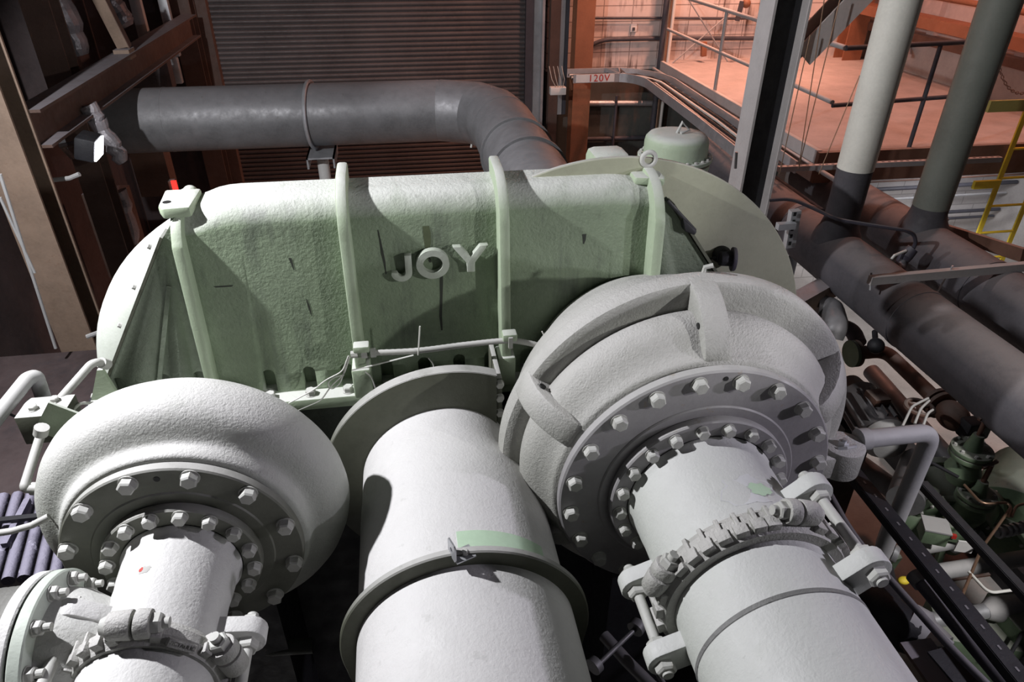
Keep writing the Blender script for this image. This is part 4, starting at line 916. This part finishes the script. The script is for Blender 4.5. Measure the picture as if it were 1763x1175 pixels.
MB().tube([W(73,738,y=2.62), W(70,750,y=2.6), W(42,838,y=2.4), W(46,842,y=2.4), W(70,842,y=2.4)], .019, 12, bend=.02).build('pipe_body', M['conduit'], g)
for a, b in (((72,736),(70,748)),((54,842),(66,842))): MB().cyl(W(*a,y=2.5), W(*b,y=2.5), .028, n=14).build('coupling', M['conduit'], g)
tag(MB().tube([W(120,724,y=2.75), W(121,712,y=2.75), W(136,695,y=2.8), W(162,694,y=2.9)], .007, 8, bend=.05).build('capillary_tube', M['wire']), 'thin capillary tube looping over the top left of the round volute', 'tube')
mb = MB(); mb.prism([(0,0),(.13,.0),(.10,.17),(.075,.17)], W(157,690,y=3.0), (1,0,0), (0,0,1), (0,.02,0)); 
tag(mb.build('gusset_plate', M['casing_smooth'], loc=W(170,690,y=3.0)), 'pale triangular plate at the lower left corner of the casing panel', 'plate')
tag(MB().tube([W(-20,921,y=2.1), W(20,915,y=2.1), W(55,905,y=2.1), W(84,890,y=2.12)], .013, 10).build('hose', M['conduit']), 'pale hose coming in from the left edge to the round volute', 'hose')
gr = thing('grating', 'violet tinted ribbed duct cover at the lower left below the hose', 'grating', W(45,930,z=-2.9))
g0, g1 = W(62,850,z=-2.75), W(22,1000,z=-2.75)
for k in range(7):
    o_ = Vector((.07*k-.16, 0, 0)); MB().tube([g0+o_, g1+o_], .03, 10).build('rib', M['lavender'], gr)
MB().bar(W(40,900,z=-2.7)+Vector((-.2,0,.03)), W(40,900,z=-2.7)+Vector((.3,0,.03)), .03, .02).build('crossbar', M['dark'], gr)
MB().bar(W(48,862,z=-2.7), W(8,940,z=-2.7), .03, .03).build('edge_bar', M['lavender'], gr)
# conduit on the casing front and the loose wires
fc = thing('flexible_conduit', 'ribbed pale flexible conduit clipped along the front of the green casing', 'conduit', W(750,600,y=2.84))
P = [W(640,608,y=2.84), W(720,604,y=2.84), W(800,594,y=2.84), W(870,587,y=2.82), W(905,590,y=2.82), W(945,600,y=2.82)]
N_ = 90; Q = []
for i in range(N_):
    t = i/(N_-1)*(len(P)-1); k = min(int(t), len(P)-2); f = t-k
    p0, p1, p2, p3 = P[max(k-1,0)], P[k], P[k+1], P[min(k+2,len(P)-1)]
    Q.append(.5*((2*p1)+(p2-p0)*f+(2*p0-5*p1+4*p2-p3)*f*f+(3*p1-p0-3*p2+p3)*f**3))
MB().tube(Q, [.0135+(.0012 if i % 2 else 0) for i in range(N_)], 12).build('hose', M['conduit'], fc)
for (px, py), r, L_ in (((604,611),.018,12),((622,610),.022,10),((638,608),.024,9)):
    MB().cyl(W(px,py,y=2.84), W(px+L_,py-1,y=2.84), r, n=8).build('gland', M['conduit'], fc)
MB().box(W(622,598,y=2.84), (.075,.06,.035)).build('clip', M['casing_smooth'], fc, bevel=.008)
MB().box(W(877,578,y=2.83), (.07,.06,.04)).build('clip', M['casing_smooth'], fc, bevel=.008)
MB().box(W(879,590,y=2.80), (.02,.02,.06)).build('clamp', M['conduit'], fc)
def lw(lab, pts, y=2.82): 
    P = [W(*p, y=(p2 if False else y)) for p in pts]; return tag(MB().tube(P, .0035, 6, bend=.03).build('loose_wire', M['wire']), lab, 'wire', None)
lw('loose pale wire falling from the conduit end toward the round volute, upper one', [(600,613),(590,640),(560,655),(540,672),(497,695)])
lw('loose pale wire falling from the conduit end toward the round volute, lower one', [(602,615),(592,645),(570,665),(553,690),(513,707)])
lw('loose pale wire curled in a small loop under the conduit end', [(596,630),(585,662),(570,672),(563,660),(575,650),(592,646)])
lw('loose pale wire stretched thinly to the right below the conduit', [(606,638),(640,630),(712,612)])
lw('loose pale wire end hanging down from the split flange', [(628,640),(640,650),(646,668)])
lw('short stiff wire end standing up behind the rear collar', [(738,617),(745,625),(748,636)])
lw('stiff dark wire standing up from the conduit under the lettering', [(723,562),(720,612)])
lw('thin wire ends sticking out left of the ribbed volute rim', [(933,571),(938,580),(944,587)])
# ---------------------------------------------------------------- pump deck at the lower right
def tubething(name, lab, cat, pts, r, mat, bend=0, n=16, group=None):
    return tag(MB().tube(pts, r, n, bend=bend).build(name, M[mat], sharp=60), lab, cat, group)
# grey pipe from the boss of the right volute
g = thing('drain_pipe', 'grey pipe leaving the flank boss of the ribbed volute and dropping at an elbow', 'pipe', W(1560,860,y=2.4))
a = W(1484,757,y=2.33); e = W(1606,744,y=2.36)
MB().tube([a, e, Vector((e.x,e.y,-3.3))], .046, 20, bend=.09, seg=8).build('pipe_body', M['railing'], g); MB().cyl(a-Vector((.02,0,0)), a+Vector((.03,0,0)), .055, n=20).build('socket', M['railing'], g)
# red oxide line
t = thing('oil_line', 'red oxide oil line running back beside the nearer sooty pipe with a flange and valve', 'pipe', W(1570,660,z=-3.5))
e = W(1524,604,z=-3.35); q = W(1640,716,z=-3.35)
MB().tube([W(1478,608,z=-3.35), e, q], .06, 18, bend=.12, seg=8).build('pipe_body', M['redbrown'], t)
f0 = W(1470,609,z=-3.35); MB().cyl(f0, f0+Vector((.03,0,0)), .12, n=28).build('flange', M['redbrown'], t); MB().cyl(f0+Vector((-.035,0,0)), f0+Vector((-.005,0,0)), .12, n=28).build('flange', M['pump'], t)
MB().ball(q, .11, 10, (1,1.3,1)).build('valve_body', M['redbrown'], t); MB().box(q+Vector((.06,-.16,0)), (.2,.12,.16)).build('actuator', M['dark'], t, bevel=.02)
for k in range(2): MB().cyl(q+Vector((-.0,.12+.05*k,0)), q+Vector((0,.15+.05*k,0)), .12, n=24).build('flange', M['redbrown'], t)
tubething('oil_line', 'dark oil line below and left of the red oxide line', 'pipe', [W(1500,640,z=-3.7), W(1552,700,z=-3.7), W(1640,800,z=-3.7)], .075, 'bigpipe')
# large bend behind the volute
tubething('hose_bend', 'fat grey pipe bend just right of the ribbed volute', 'pipe', [W(1405,528,z=-3.1), W(1432,530,z=-3.1), W(1440,560,z=-3.1), W(1432,580,z=-3.2)], .10, 'bigpipe', .12)
tubething('hose_bend', 'dark bent pipe end below the fat grey bend', 'pipe', [W(1440,560,z=-3.3), W(1468,568,z=-3.3), W(1478,592,z=-3.35)], .07, 'purple', .1)
v = thing('globe_valve', 'small black valve against the pale floor above the red oxide line', 'valve', W(1508,590,z=-3.2))
MB().ball(W(1508,596,z=-3.2), .07).build('body', M['dark'], v); MB().cyl(W(1508,596,z=-3.2), W(1506,572,z=-3.2), .025, n=10).build('stem', M['dark'], v)
# motor
mo = thing('electric_motor', 'grey finned electric motor with a domed fan cover low behind the drain pipe', 'motor', W(1500,740,z=-4.0))
A_, B_ = W(1478,685,z=-3.65), W(1522,752,z=-3.65); dd = (B_-A_).normalized()
MB().cyl(A_, B_, .17, n=40).build('frame', M['bigpipe'], mo)
for k in range(16):
    u, v_, d = frame(dd); a = 2*math.pi*k/16; o = u*math.cos(a)*.18+v_*math.sin(a)*.18; MB().bar(A_.lerp(B_,.2)+o, A_.lerp(B_,.9)+o, .012, .03, o.normalized()).build('fin', M['bigpipe'], mo)
MB().tube([B_, B_+dd*.05, B_+dd*.12, B_+dd*.15], [.18,.18,.13,.02], 28).build('fan_cover', M['railing'], mo)
MB().cyl(A_-dd*.2, A_-dd*.02, .10, .13, 28).build('end_bell', M['redbrown'], mo); MB().box((A_+B_)/2+Vector((0,0,.18)), (.14,.16,.1)).build('terminal_box', M['redbrown'], mo, bevel=.01)
MB().span(((A_.x+B_.x)/2-.15,A_.y-.2,FZ), ((A_.x+B_.x)/2+.15,A_.y+.05,-3.82)).build('plinth', M['dark'], mo)
# bottle filter under the drain pipe
t = thing('oil_filter', 'grey domed oil filter housing behind the drain pipe elbow', 'filter', W(1545,830,z=-4.2))
A_ = W(1580,800,z=-3.75); MB().cyl(A_, A_+Vector((-.35,-.35,0)), .13, n=28).build('shell', M['bigpipe'], t); MB().ball(A_, .13).build('dome', M['bigpipe'], t)
tubething('oil_pipe', 'long dim grey pipe lying deep under the drain pipe', 'pipe', [W(1480,800,z=-4.3), W(1560,860,z=-4.3)], .09, 'bigpipe')
# handwheel and gauge tubes
hw = thing('handwheel', 'round red handwheel beside the red oxide line', 'handwheel', W(1583,700,z=-3.25))
w0 = W(1583,702,z=-3.2); mb = MB()
mb.rings([[w0+Vector(((.095+.018*math.cos(b))*math.cos(a),(.095+.018*math.cos(b))*math.sin(a),.018*math.sin(b))) for b in [2*math.pi*j/8 for j in range(8)]] for a in [2*math.pi*k/28 for k in range(28)]], caps=False, loop=True); mb.build('rim', M['redbrown'], hw)
for k in range(3): a = 2.1*k; MB().cyl(w0, w0+Vector((.09*math.cos(a),.09*math.sin(a),0)), .012, n=8).build('spoke', M['redbrown'], hw)
MB().cyl(w0-Vector((0,0,.14)), w0+Vector((0,0,.03)), .02, n=10).build('stem', M['redbrown'], hw)
for i, (a, b, c_) in enumerate((((1554,734),(1570,700),(1598,686)),((1575,730),(1585,704),(1600,690)),((1590,732),(1597,712),(1606,706)))):
    tubething('gauge_tube', ['pale bent gauge tube by the red handwheel, leftmost of three','pale bent gauge tube by the red handwheel, middle of three','pale bent gauge tube by the red handwheel, rightmost of three'][i], 'tube', [W(*a,z=-3.05),W(*b,z=-3.0),W(*c_,z=-3.0)], .009, 'conduit', .04, 8)
# flanged valves in green
def valve(lab, px, py, z, s=1.0, mat='pump'):
    t = thing('control_valve', lab, 'valve', W(px,py,z=z)-Vector((0,0,.2))); p = W(px,py,z=z)
    MB().cyl(p+Vector((0,0,-.03))*s, p+Vector((0,0,.0)), .135*s, n=32).build('flange', M[mat], t, bevel=.004)
    MB().cyl(p+Vector((0,0,-.075))*s, p+Vector((0,0,-.04))*s, .135*s, n=32).build('flange', M[mat], t, bevel=.004)
    MB().tube([p+Vector((0,0,-.07))*s, p+Vector((0,0,-.2))*s, p+Vector((0,0,-.3))*s], [.07*s,.12*s,.08*s], 20).build('body', M[mat], t)
    MB().cyl(p, p+Vector((0,0,.12))*s, .06*s, .035*s, 20).build('bonnet', M[mat], t); MB().cyl(p+Vector((0,0,.1))*s, p+Vector((0,0,.28))*s, .018*s, n=10).build('stem', M['redbrown'], t)
    MB().bar(p+Vector((-.06,0,.26))*s, p+Vector((.06,.02,.29))*s, .02, .02).build('handle', M['redbrown'], t)
    for k in range(8): a = math.pi*k/4+.3; inst(BOLT_XS, 'bolt', t, p+Vector((.11*s*math.cos(a),.11*s*math.sin(a),0)), (0,0,1))
    return t
valve('grey-green flanged valve with a tall stem against the end of the near sooty pipe', 1675, 772, -3.2)
valve('green flanged valve below the tall-stemmed one, right of the drain pipe', 1683, 850, -3.5, .95)
valve('green flanged valve with round cover near the copper tubing', 1655, 900, -3.8, .9)
def drum(lab, a, b, r, mat='pump', flanges=(0,1), name='pump_casing', cat='pump'):
    t = thing(name, lab, cat, (a+b)/2-Vector((0,0,r))); d = (b-a).normalized()
    MB().cyl(a, b, r, n=44).build('shell', M[mat], t, bevel=.01)
    for f in flanges:
        p = a.lerp(b, f); s = d if f else -d; MB().cyl(p-s*.03, p+s*.02, r*1.22, n=44).build('flange', M[mat], t, bevel=.004)
        u, v_, w_ = frame(d)
        for k in range(10): an = 2*math.pi*k/10; inst(BOLT_XS, 'bolt', t, p+s*.02+(u*math.cos(an)+v_*math.sin(an))*r*1.11, s)
    return t
drum('green round pump casing right of the drain pipe', W(1600,812,z=-3.7), W(1625,880,z=-3.8), .15)
drum('broad green tank cut off by the right edge of the picture', W(1790,830,z=-3.9), W(1745,905,z=-4.0), .36, flanges=(), name='oil_tank', cat='tank')
drum('green flanged pump end facing the viewer above the pale horizontal pipe', W(1690,868,z=-3.85), W(1665,905,z=-3.85), .13)
drum('green motor body left of the small terminal box', W(1560,880,z=-4.0), W(1620,905,z=-4.0), .2, flanges=(1,))
drum('green pump casing at the right edge below the broad tank', W(1745,900,z=-4.1), W(1720,935,z=-4.1), .14)
jb = thing('terminal_box', 'small green box with a bare sloping lid above the pale horizontal pipe', 'terminal box', W(1605,925,z=-3.9))
p = W(1607,916,z=-3.7); Mz = Matrix.Rotation(R(-25),3,'Z')
MB().box(p, (.16,.14,.12), Mz).build('body', M['pump'], jb, bevel=.006); MB().box(p+Vector((0,0,.064)), (.17,.15,.012), Mz).build('lid', M['railing'], jb)
jb = thing('terminal_box', 'small green box with a red mark right of the bare-lidded box', 'terminal box', W(1640,915,z=-3.9))
p = W(1642,912,z=-3.75); MB().box(p, (.15,.12,.14), Mz).build('body', M['pump'], jb, bevel=.006); MB().box(p+Vector((-.04,-.05,-.0)), (.03,.04,.03), Mz).build('red_mark', M['red'], jb)
# horizontal pale pipes
tubething('header_pipe', 'pale horizontal pipe at the right between the two black strut channels', 'pipe', [W(1612,986,z=-3.9), W(1790,957,z=-3.9)], .056, 'railing')
t = thing('manifold_pipe', 'short pale pipe with fittings above the long pale horizontal pipe', 'pipe', W(1650,935,z=-3.9))
MB().cyl(W(1580,946,z=-3.9), W(1660,932,z=-3.9), .045, n=16).build('pipe_body', M['railing'], t); MB().cyl(W(1640,938,z=-3.9), W(1652,936,z=-3.9), .062, n=18).build('union', M['galv'], t); MB().cyl(W(1660,932,z=-3.9), W(1690,920,z=-3.85), .06, .045, 18).build('reducer', M['railing'], t)
t = thing('silver_elbow', 'bare metal pipe elbow low between the drain pipe and the strut channel', 'pipe elbow', W(1530,950,z=-4.0))
MB().tube([W(1532,905,z=-3.8), W(1518,945,z=-3.85), W(1545,955,z=-3.85)], .05, 16, bend=.07).build('bend', M['railing'], t); MB().cyl(W(1538,952,z=-3.85), W(1547,956,z=-3.85), .06, n=18).build('collar', M['galv'], t)
t = thing('return_pipe', 'silver pipe with a wide fitting low at the right edge', 'pipe', W(1680,1060,z=-4.1))
MB().cyl(W(1590,1071,z=-4.0), W(1700,1052,z=-4.0), .05, n=18).build('pipe_body', M['galv'], t); MB().tube([W(1695,1054,z=-4.0), W(1712,1050,z=-4.0), W(1735,1045,z=-4.0), W(1790,1040,z=-4.0)], [.05,.085,.075,.07], 18).build('fitting', M['railing'], t)
for i, (px, py, px2, py2) in enumerate(((1715,918,1745,912),(1745,912,1775,905))):
    t = thing('pipe_union', ['small pale union at the right edge beside the broad tank, left of two','small pale union at the right edge beside the broad tank, right of two'][i], 'pipe fitting', W(px,py,z=-3.7))
    MB().cyl(W(px,py,z=-3.7), W(px2,py2,z=-3.7), .03, n=14).build('pipe_body', M['railing'], t)
    for f in (.1,.5,.8): MB().cyl(W(px,py,z=-3.7).lerp(W(px2,py2,z=-3.7),f), W(px,py,z=-3.7).lerp(W(px2,py2,z=-3.7),f+.15), .045, n=8).build('hex', M['galv'], t)
# black strut channels on the diagonal
def strut(lab, a, b, w, h, slots=True):
    t = thing('strut_channel', lab, 'channel', (a+b)/2); d = (b-a).normalized(); u, v_, d = frame(d, (0,0,1))
    MB().bar(a,b,w,.008,(0,0,1)).build('web', M['dark'], t)
    for s in (-1,1): MB().bar(a+u*s*w/2-v_*h/2,b+u*s*w/2-v_*h/2,.008,h,(0,0,1)).build('flange', M['dark'], t)
    if slots:
        mb = MB(); n = int((b-a).length/.10)
        for k in range(n): mb.box(a.lerp(b,(k+.5)/n)+v_*.005, (.010,.022,.003), Matrix((u,d,v_)).transposed())
        mb.build('slots', M['bigpipe'], t)['kind'] = 'stuff'
    return t
strut('wide black slotted strut channel running diagonally to the lower right corner', W(1462,800,z=-2.75), W(1800,1215,z=-2.75), .078, .05)
strut('narrow black strut channel crossing the pale horizontal pipe at the right', W(1590,830,z=-2.8), W(1800,1055,z=-2.8), .045, .04, False)
tubething('conduit_line', 'long dark conduit running diagonally just right of the right supply pipe', 'conduit', [W(1400,800,z=-2.7), W(1462,912,z=-2.7), W(1500,962,z=-2.7), W(1640,1120,z=-2.7), W(1720,1200,z=-2.7)], .018, 'purple', .1, 12)
t = thing('capped_pipe', 'dusty capped pipe lying diagonally left of the wide strut channel', 'pipe', W(1640,1070,z=-2.95))
MB().cyl(W(1582,1000,z=-2.9), W(1745,1195,z=-2.9), .035, n=18).build('pipe_body', M['purple'], t); MB().cyl(W(1574,990,z=-2.9), W(1588,1007,z=-2.9), .045, n=18).build('cap', M['bigpipe'], t)
# black elbow with the pale sleeve
t = thing('exhaust_elbow', 'fat black pipe elbow with a pale sleeve beside the right supply pipe', 'pipe elbow', W(1540,1070,z=-3.3))
MB().tube([W(1500,985,z=-3.3), W(1512,1050,z=-3.2), W(1545,1080,z=-3.2), W(1575,1090,z=-3.2)], .12, 24, bend=.1).build('bend', M['dark'], t)
MB().tube([W(1562,1080,z=-3.2), W(1580,1090,z=-3.2), W(1585,1098,z=-3.2), W(1620,1125,z=-3.2)], [.13,.13,.115,.10], 24).build('sleeve', M['railing'], t)
bk = thing('saddle_clamp', 'bolted pale saddle bracket below the silver return pipe', 'bracket', W(1610,1110,z=-3.1)); MB().box(W(1610,1116,z=-3.05), (.16,.1,.06), Matrix.Rotation(R(30),3,'Z')).build('plate', M['railing'], bk, bevel=.006)
inst(BOLT_S, 'bolt', bk, W(1612,1114,z=-3.02), (0,0,1))
tag(MB().bar(W(1575,1105,z=-3.0), W(1640,1195,z=-3.0), .16, .02, (0,0,1)).build('side_plate', M['brown']), 'dark plate with red edge at the bottom right beside the sleeve', 'plate')
tag(MB().bar(W(1618,1118,z=-2.9), W(1690,1200,z=-2.9), .14, .012, (0,0,1)).build('tray_cover', M['dark']), 'black sheet strip right of the red-edged plate at the bottom', 'plate')
# green cabinet at the far right, white sheet, tags
cbn = thing('control_cabinet', 'green upright cabinet with a small orange label at the lower right', 'cabinet', W(1735,1105,z=-4.6)); p = W(1735,1085,z=-4.2)
MB().box(p, (.26,.3,.45)).build('body', M['pump'], cbn, bevel=.008); MB().box(p+Vector((.03,-.152,.16)), (.05,.004,.016)).build('label', M['red'], cbn); MB().box(p+Vector((-.02,-.152,.19)), (.12,.004,.03)).build('nameplate', M['darkrail'], cbn)
cbn = thing('control_cabinet', 'green sloping machine guard left of the upright cabinet', 'cabinet', W(1650,1090,z=-4.6)); MB().box(W(1660,1105,z=-4.3), (.5,.35,.4), Matrix.Rotation(R(-20),3,'Z')).build('body', M['pump'], cbn, bevel=.02)
tag(MB().box(W(1752,1110,z=-4.3), (.25,.5,.02), Matrix.Rotation(R(-15),3,'Z')).build('white_sheet', M['white']), 'white sheet behind the black rod in the lower right corner', 'sheet')
tag(MB().cyl(W(1763,1085,z=-4.0), W(1738,1130,z=-4.0), .012, n=10).build('thin_rod', M['dark']), 'thin black rod in front of the white sheet', 'rod')
tag(MB().box(W(1661,942,z=-3.4), (.10,.01,.09), Matrix.Rotation(R(-20),3,'Z')).build('paper_tag', M['white']), 'small white paper tag hanging on the green pump pipes', 'tag')
tag(MB().span((W(1630,960,z=FZ).x-.15,W(1630,960,z=FZ).y-.25,FZ), (W(1630,960,z=FZ).x+.3,W(1630,960,z=FZ).y+.4,FZ+.02)).build('floor_plate', M['redbrown']), 'red oxide plate lying on the floor under the pump pipes', 'plate')
for i, (pts, lab) in enumerate((([(1660,835),(1690,868),(1735,866),(1742,876),(1736,890)],'copper tube looping from the valve to the broad green tank'),([(1742,890),(1750,870),(1790,865)],'copper tube end bending into the right edge'),([(1668,985),(1702,1022),(1763,1014)],'thin bent steel tube below the pale horizontal pipe'),([(1740,875),(1690,945),(1655,1030)],'thin rusty rod slanting down across the pump pipes'))):
    tubething('thin_tube', lab, 'tube', [W(*p, z=-3.35) for p in pts], .009, 'copper' if i != 2 else 'wire', .05, 8)
tubething('actuator_arm', 'dark lever arm crossing above the green pump casing', 'lever', [W(1600,795,z=-3.3), W(1650,822,z=-3.3)], .012, 'dark')
t = thing('brace_leg', 'green leg of the pump frame under the bare metal elbow', 'leg', W(1540,985,z=-4.3)); MB().bar(W(1545,960,z=-4.0), W(1528,985,z=-4.3), .06, .03).build('bar', M['pump'], t)
t = thing('brace_leg', 'green forked leg under the bare-lidded box', 'leg', W(1617,965,z=-4.3)); MB().bar(W(1625,935,z=-3.9), W(1614,972,z=-4.2), .05, .03).build('bar', M['pump'], t)
tag(MB().ball(W(1556,1000,z=-3.5), .028, 8, (1.4,1,.8)).build('plastic_plug', M['yellow']), 'small yellow cap beside the capped pipe', 'cap')
sk = thing('pump_skid', 'dark oily skid frame under the pumps', 'frame', (3.9,2.8,FZ))
for x in (2.9,4.9): MB().span((x-.08,.6,FZ), (x+.08,5.0,FZ+.3)).build('rail', M['dark'], sk)
MB().span((2.9,.6,FZ), (4.9,.76,FZ+.3)).build('rail', M['dark'], sk)
# gap between middle duct and right pipe
t = thing('gap_pipe', 'small dark pipe with end collars in the gap between duct and right pipe', 'pipe', W(1060,1110,z=-3.1))
MB().cyl(W(1030,1145,z=-2.9), W(1095,1082,z=-2.9), .012, n=10).build('pipe_body', M['bigpipe'], t)
for a, b in (((1020,1150),(1028,1142)),((1093,1085),(1100,1075))): MB().cyl(W(*a,z=-2.9), W(*b,z=-2.9), .04, n=20).build('collar', M['bigpipe'], t)
tubething('gap_hose', 'dusty hose running down in the gap between duct and right pipe', 'hose', [W(1040,1095,z=-3.1), W(1080,1140,z=-3.1), W(1130,1190,z=-3.1)], .03, 'bigpipe')
tubething('gap_tube', 'thin dark tube with a fitting beside the gap hose', 'tube', [W(1118,1118,z=-3.0), W(1126,1150,z=-3.0), W(1150,1190,z=-3.0)], .012, 'bigpipe')
t = thing('rusty_nut', 'rust tinted nut in the dark gap below the ribbed volute', 'nut', W(1082,1005,z=-2.9)); MB().hexa(W(1083,1006,z=-2.9), (-.3,-1,.5), .03, .03).build('nut', M['bolt'], t)
tubething('skid_bar', 'dark bar low in the shade between the round volute and the duct', 'bar', [W(450,1118,z=-3.3), W(540,1112,z=-3.3)], .04, 'skid')

# ---------------------------------------------------------------- groups of the repeats
GROUPS = dict(front_volute='front volutes of the compressor', rear_volute='rear volutes of the compressor', inlet_pipe='inlet pipes bolted to the front volutes', supply_pipe='pipe ends beyond the clamp couplings',
 pipe_coupling='clamp couplings on the inlet pipes', tie_rod='tie rods across the couplings', steel_column='steel columns of the hall', insulated_pipe='fat sooty pipes at the right', pipe_stand='stands under the sooty pipes',
 loose_wire='loose wires on the casing', hanging_wire='wires hanging by the light grey column', conduit='conduits of the hall', handrail='pipe handrails', diagonal_brace='diagonal braces', sway_rod='crossed sway rods behind the platform rail',
 riser_pipe='risers at the rail corner', wrapped_pipe='foil wraps at the left', cabinet='cabinets at the left', trunking='upright trunkings at the left', wall_trunking='trunkings by the roller door', instrument_line='instrument lines at the left',
 strut_channel='strut channels', control_valve='flanged valves of the pump deck', pump_casing='green pump casings', terminal_box='terminal boxes of the pumps', gauge_tube='gauge tubes by the red handwheel', thin_tube='thin tubes of the pump deck',
 oil_line='oil lines of the pump deck', hose_bend='pipe bends behind the ribbed volute', pipe_union='unions by the broad tank', control_cabinet='green cabinets at the lower right', brace_leg='green legs of the pump frame', wall_fitting='fittings on the back wall')
for o in list(S.objects):
    k = o.name.split('.')[0]
    if o.parent is None and 'label' in o and 'group' not in o and k in GROUPS: o['group'] = GROUPS[k]
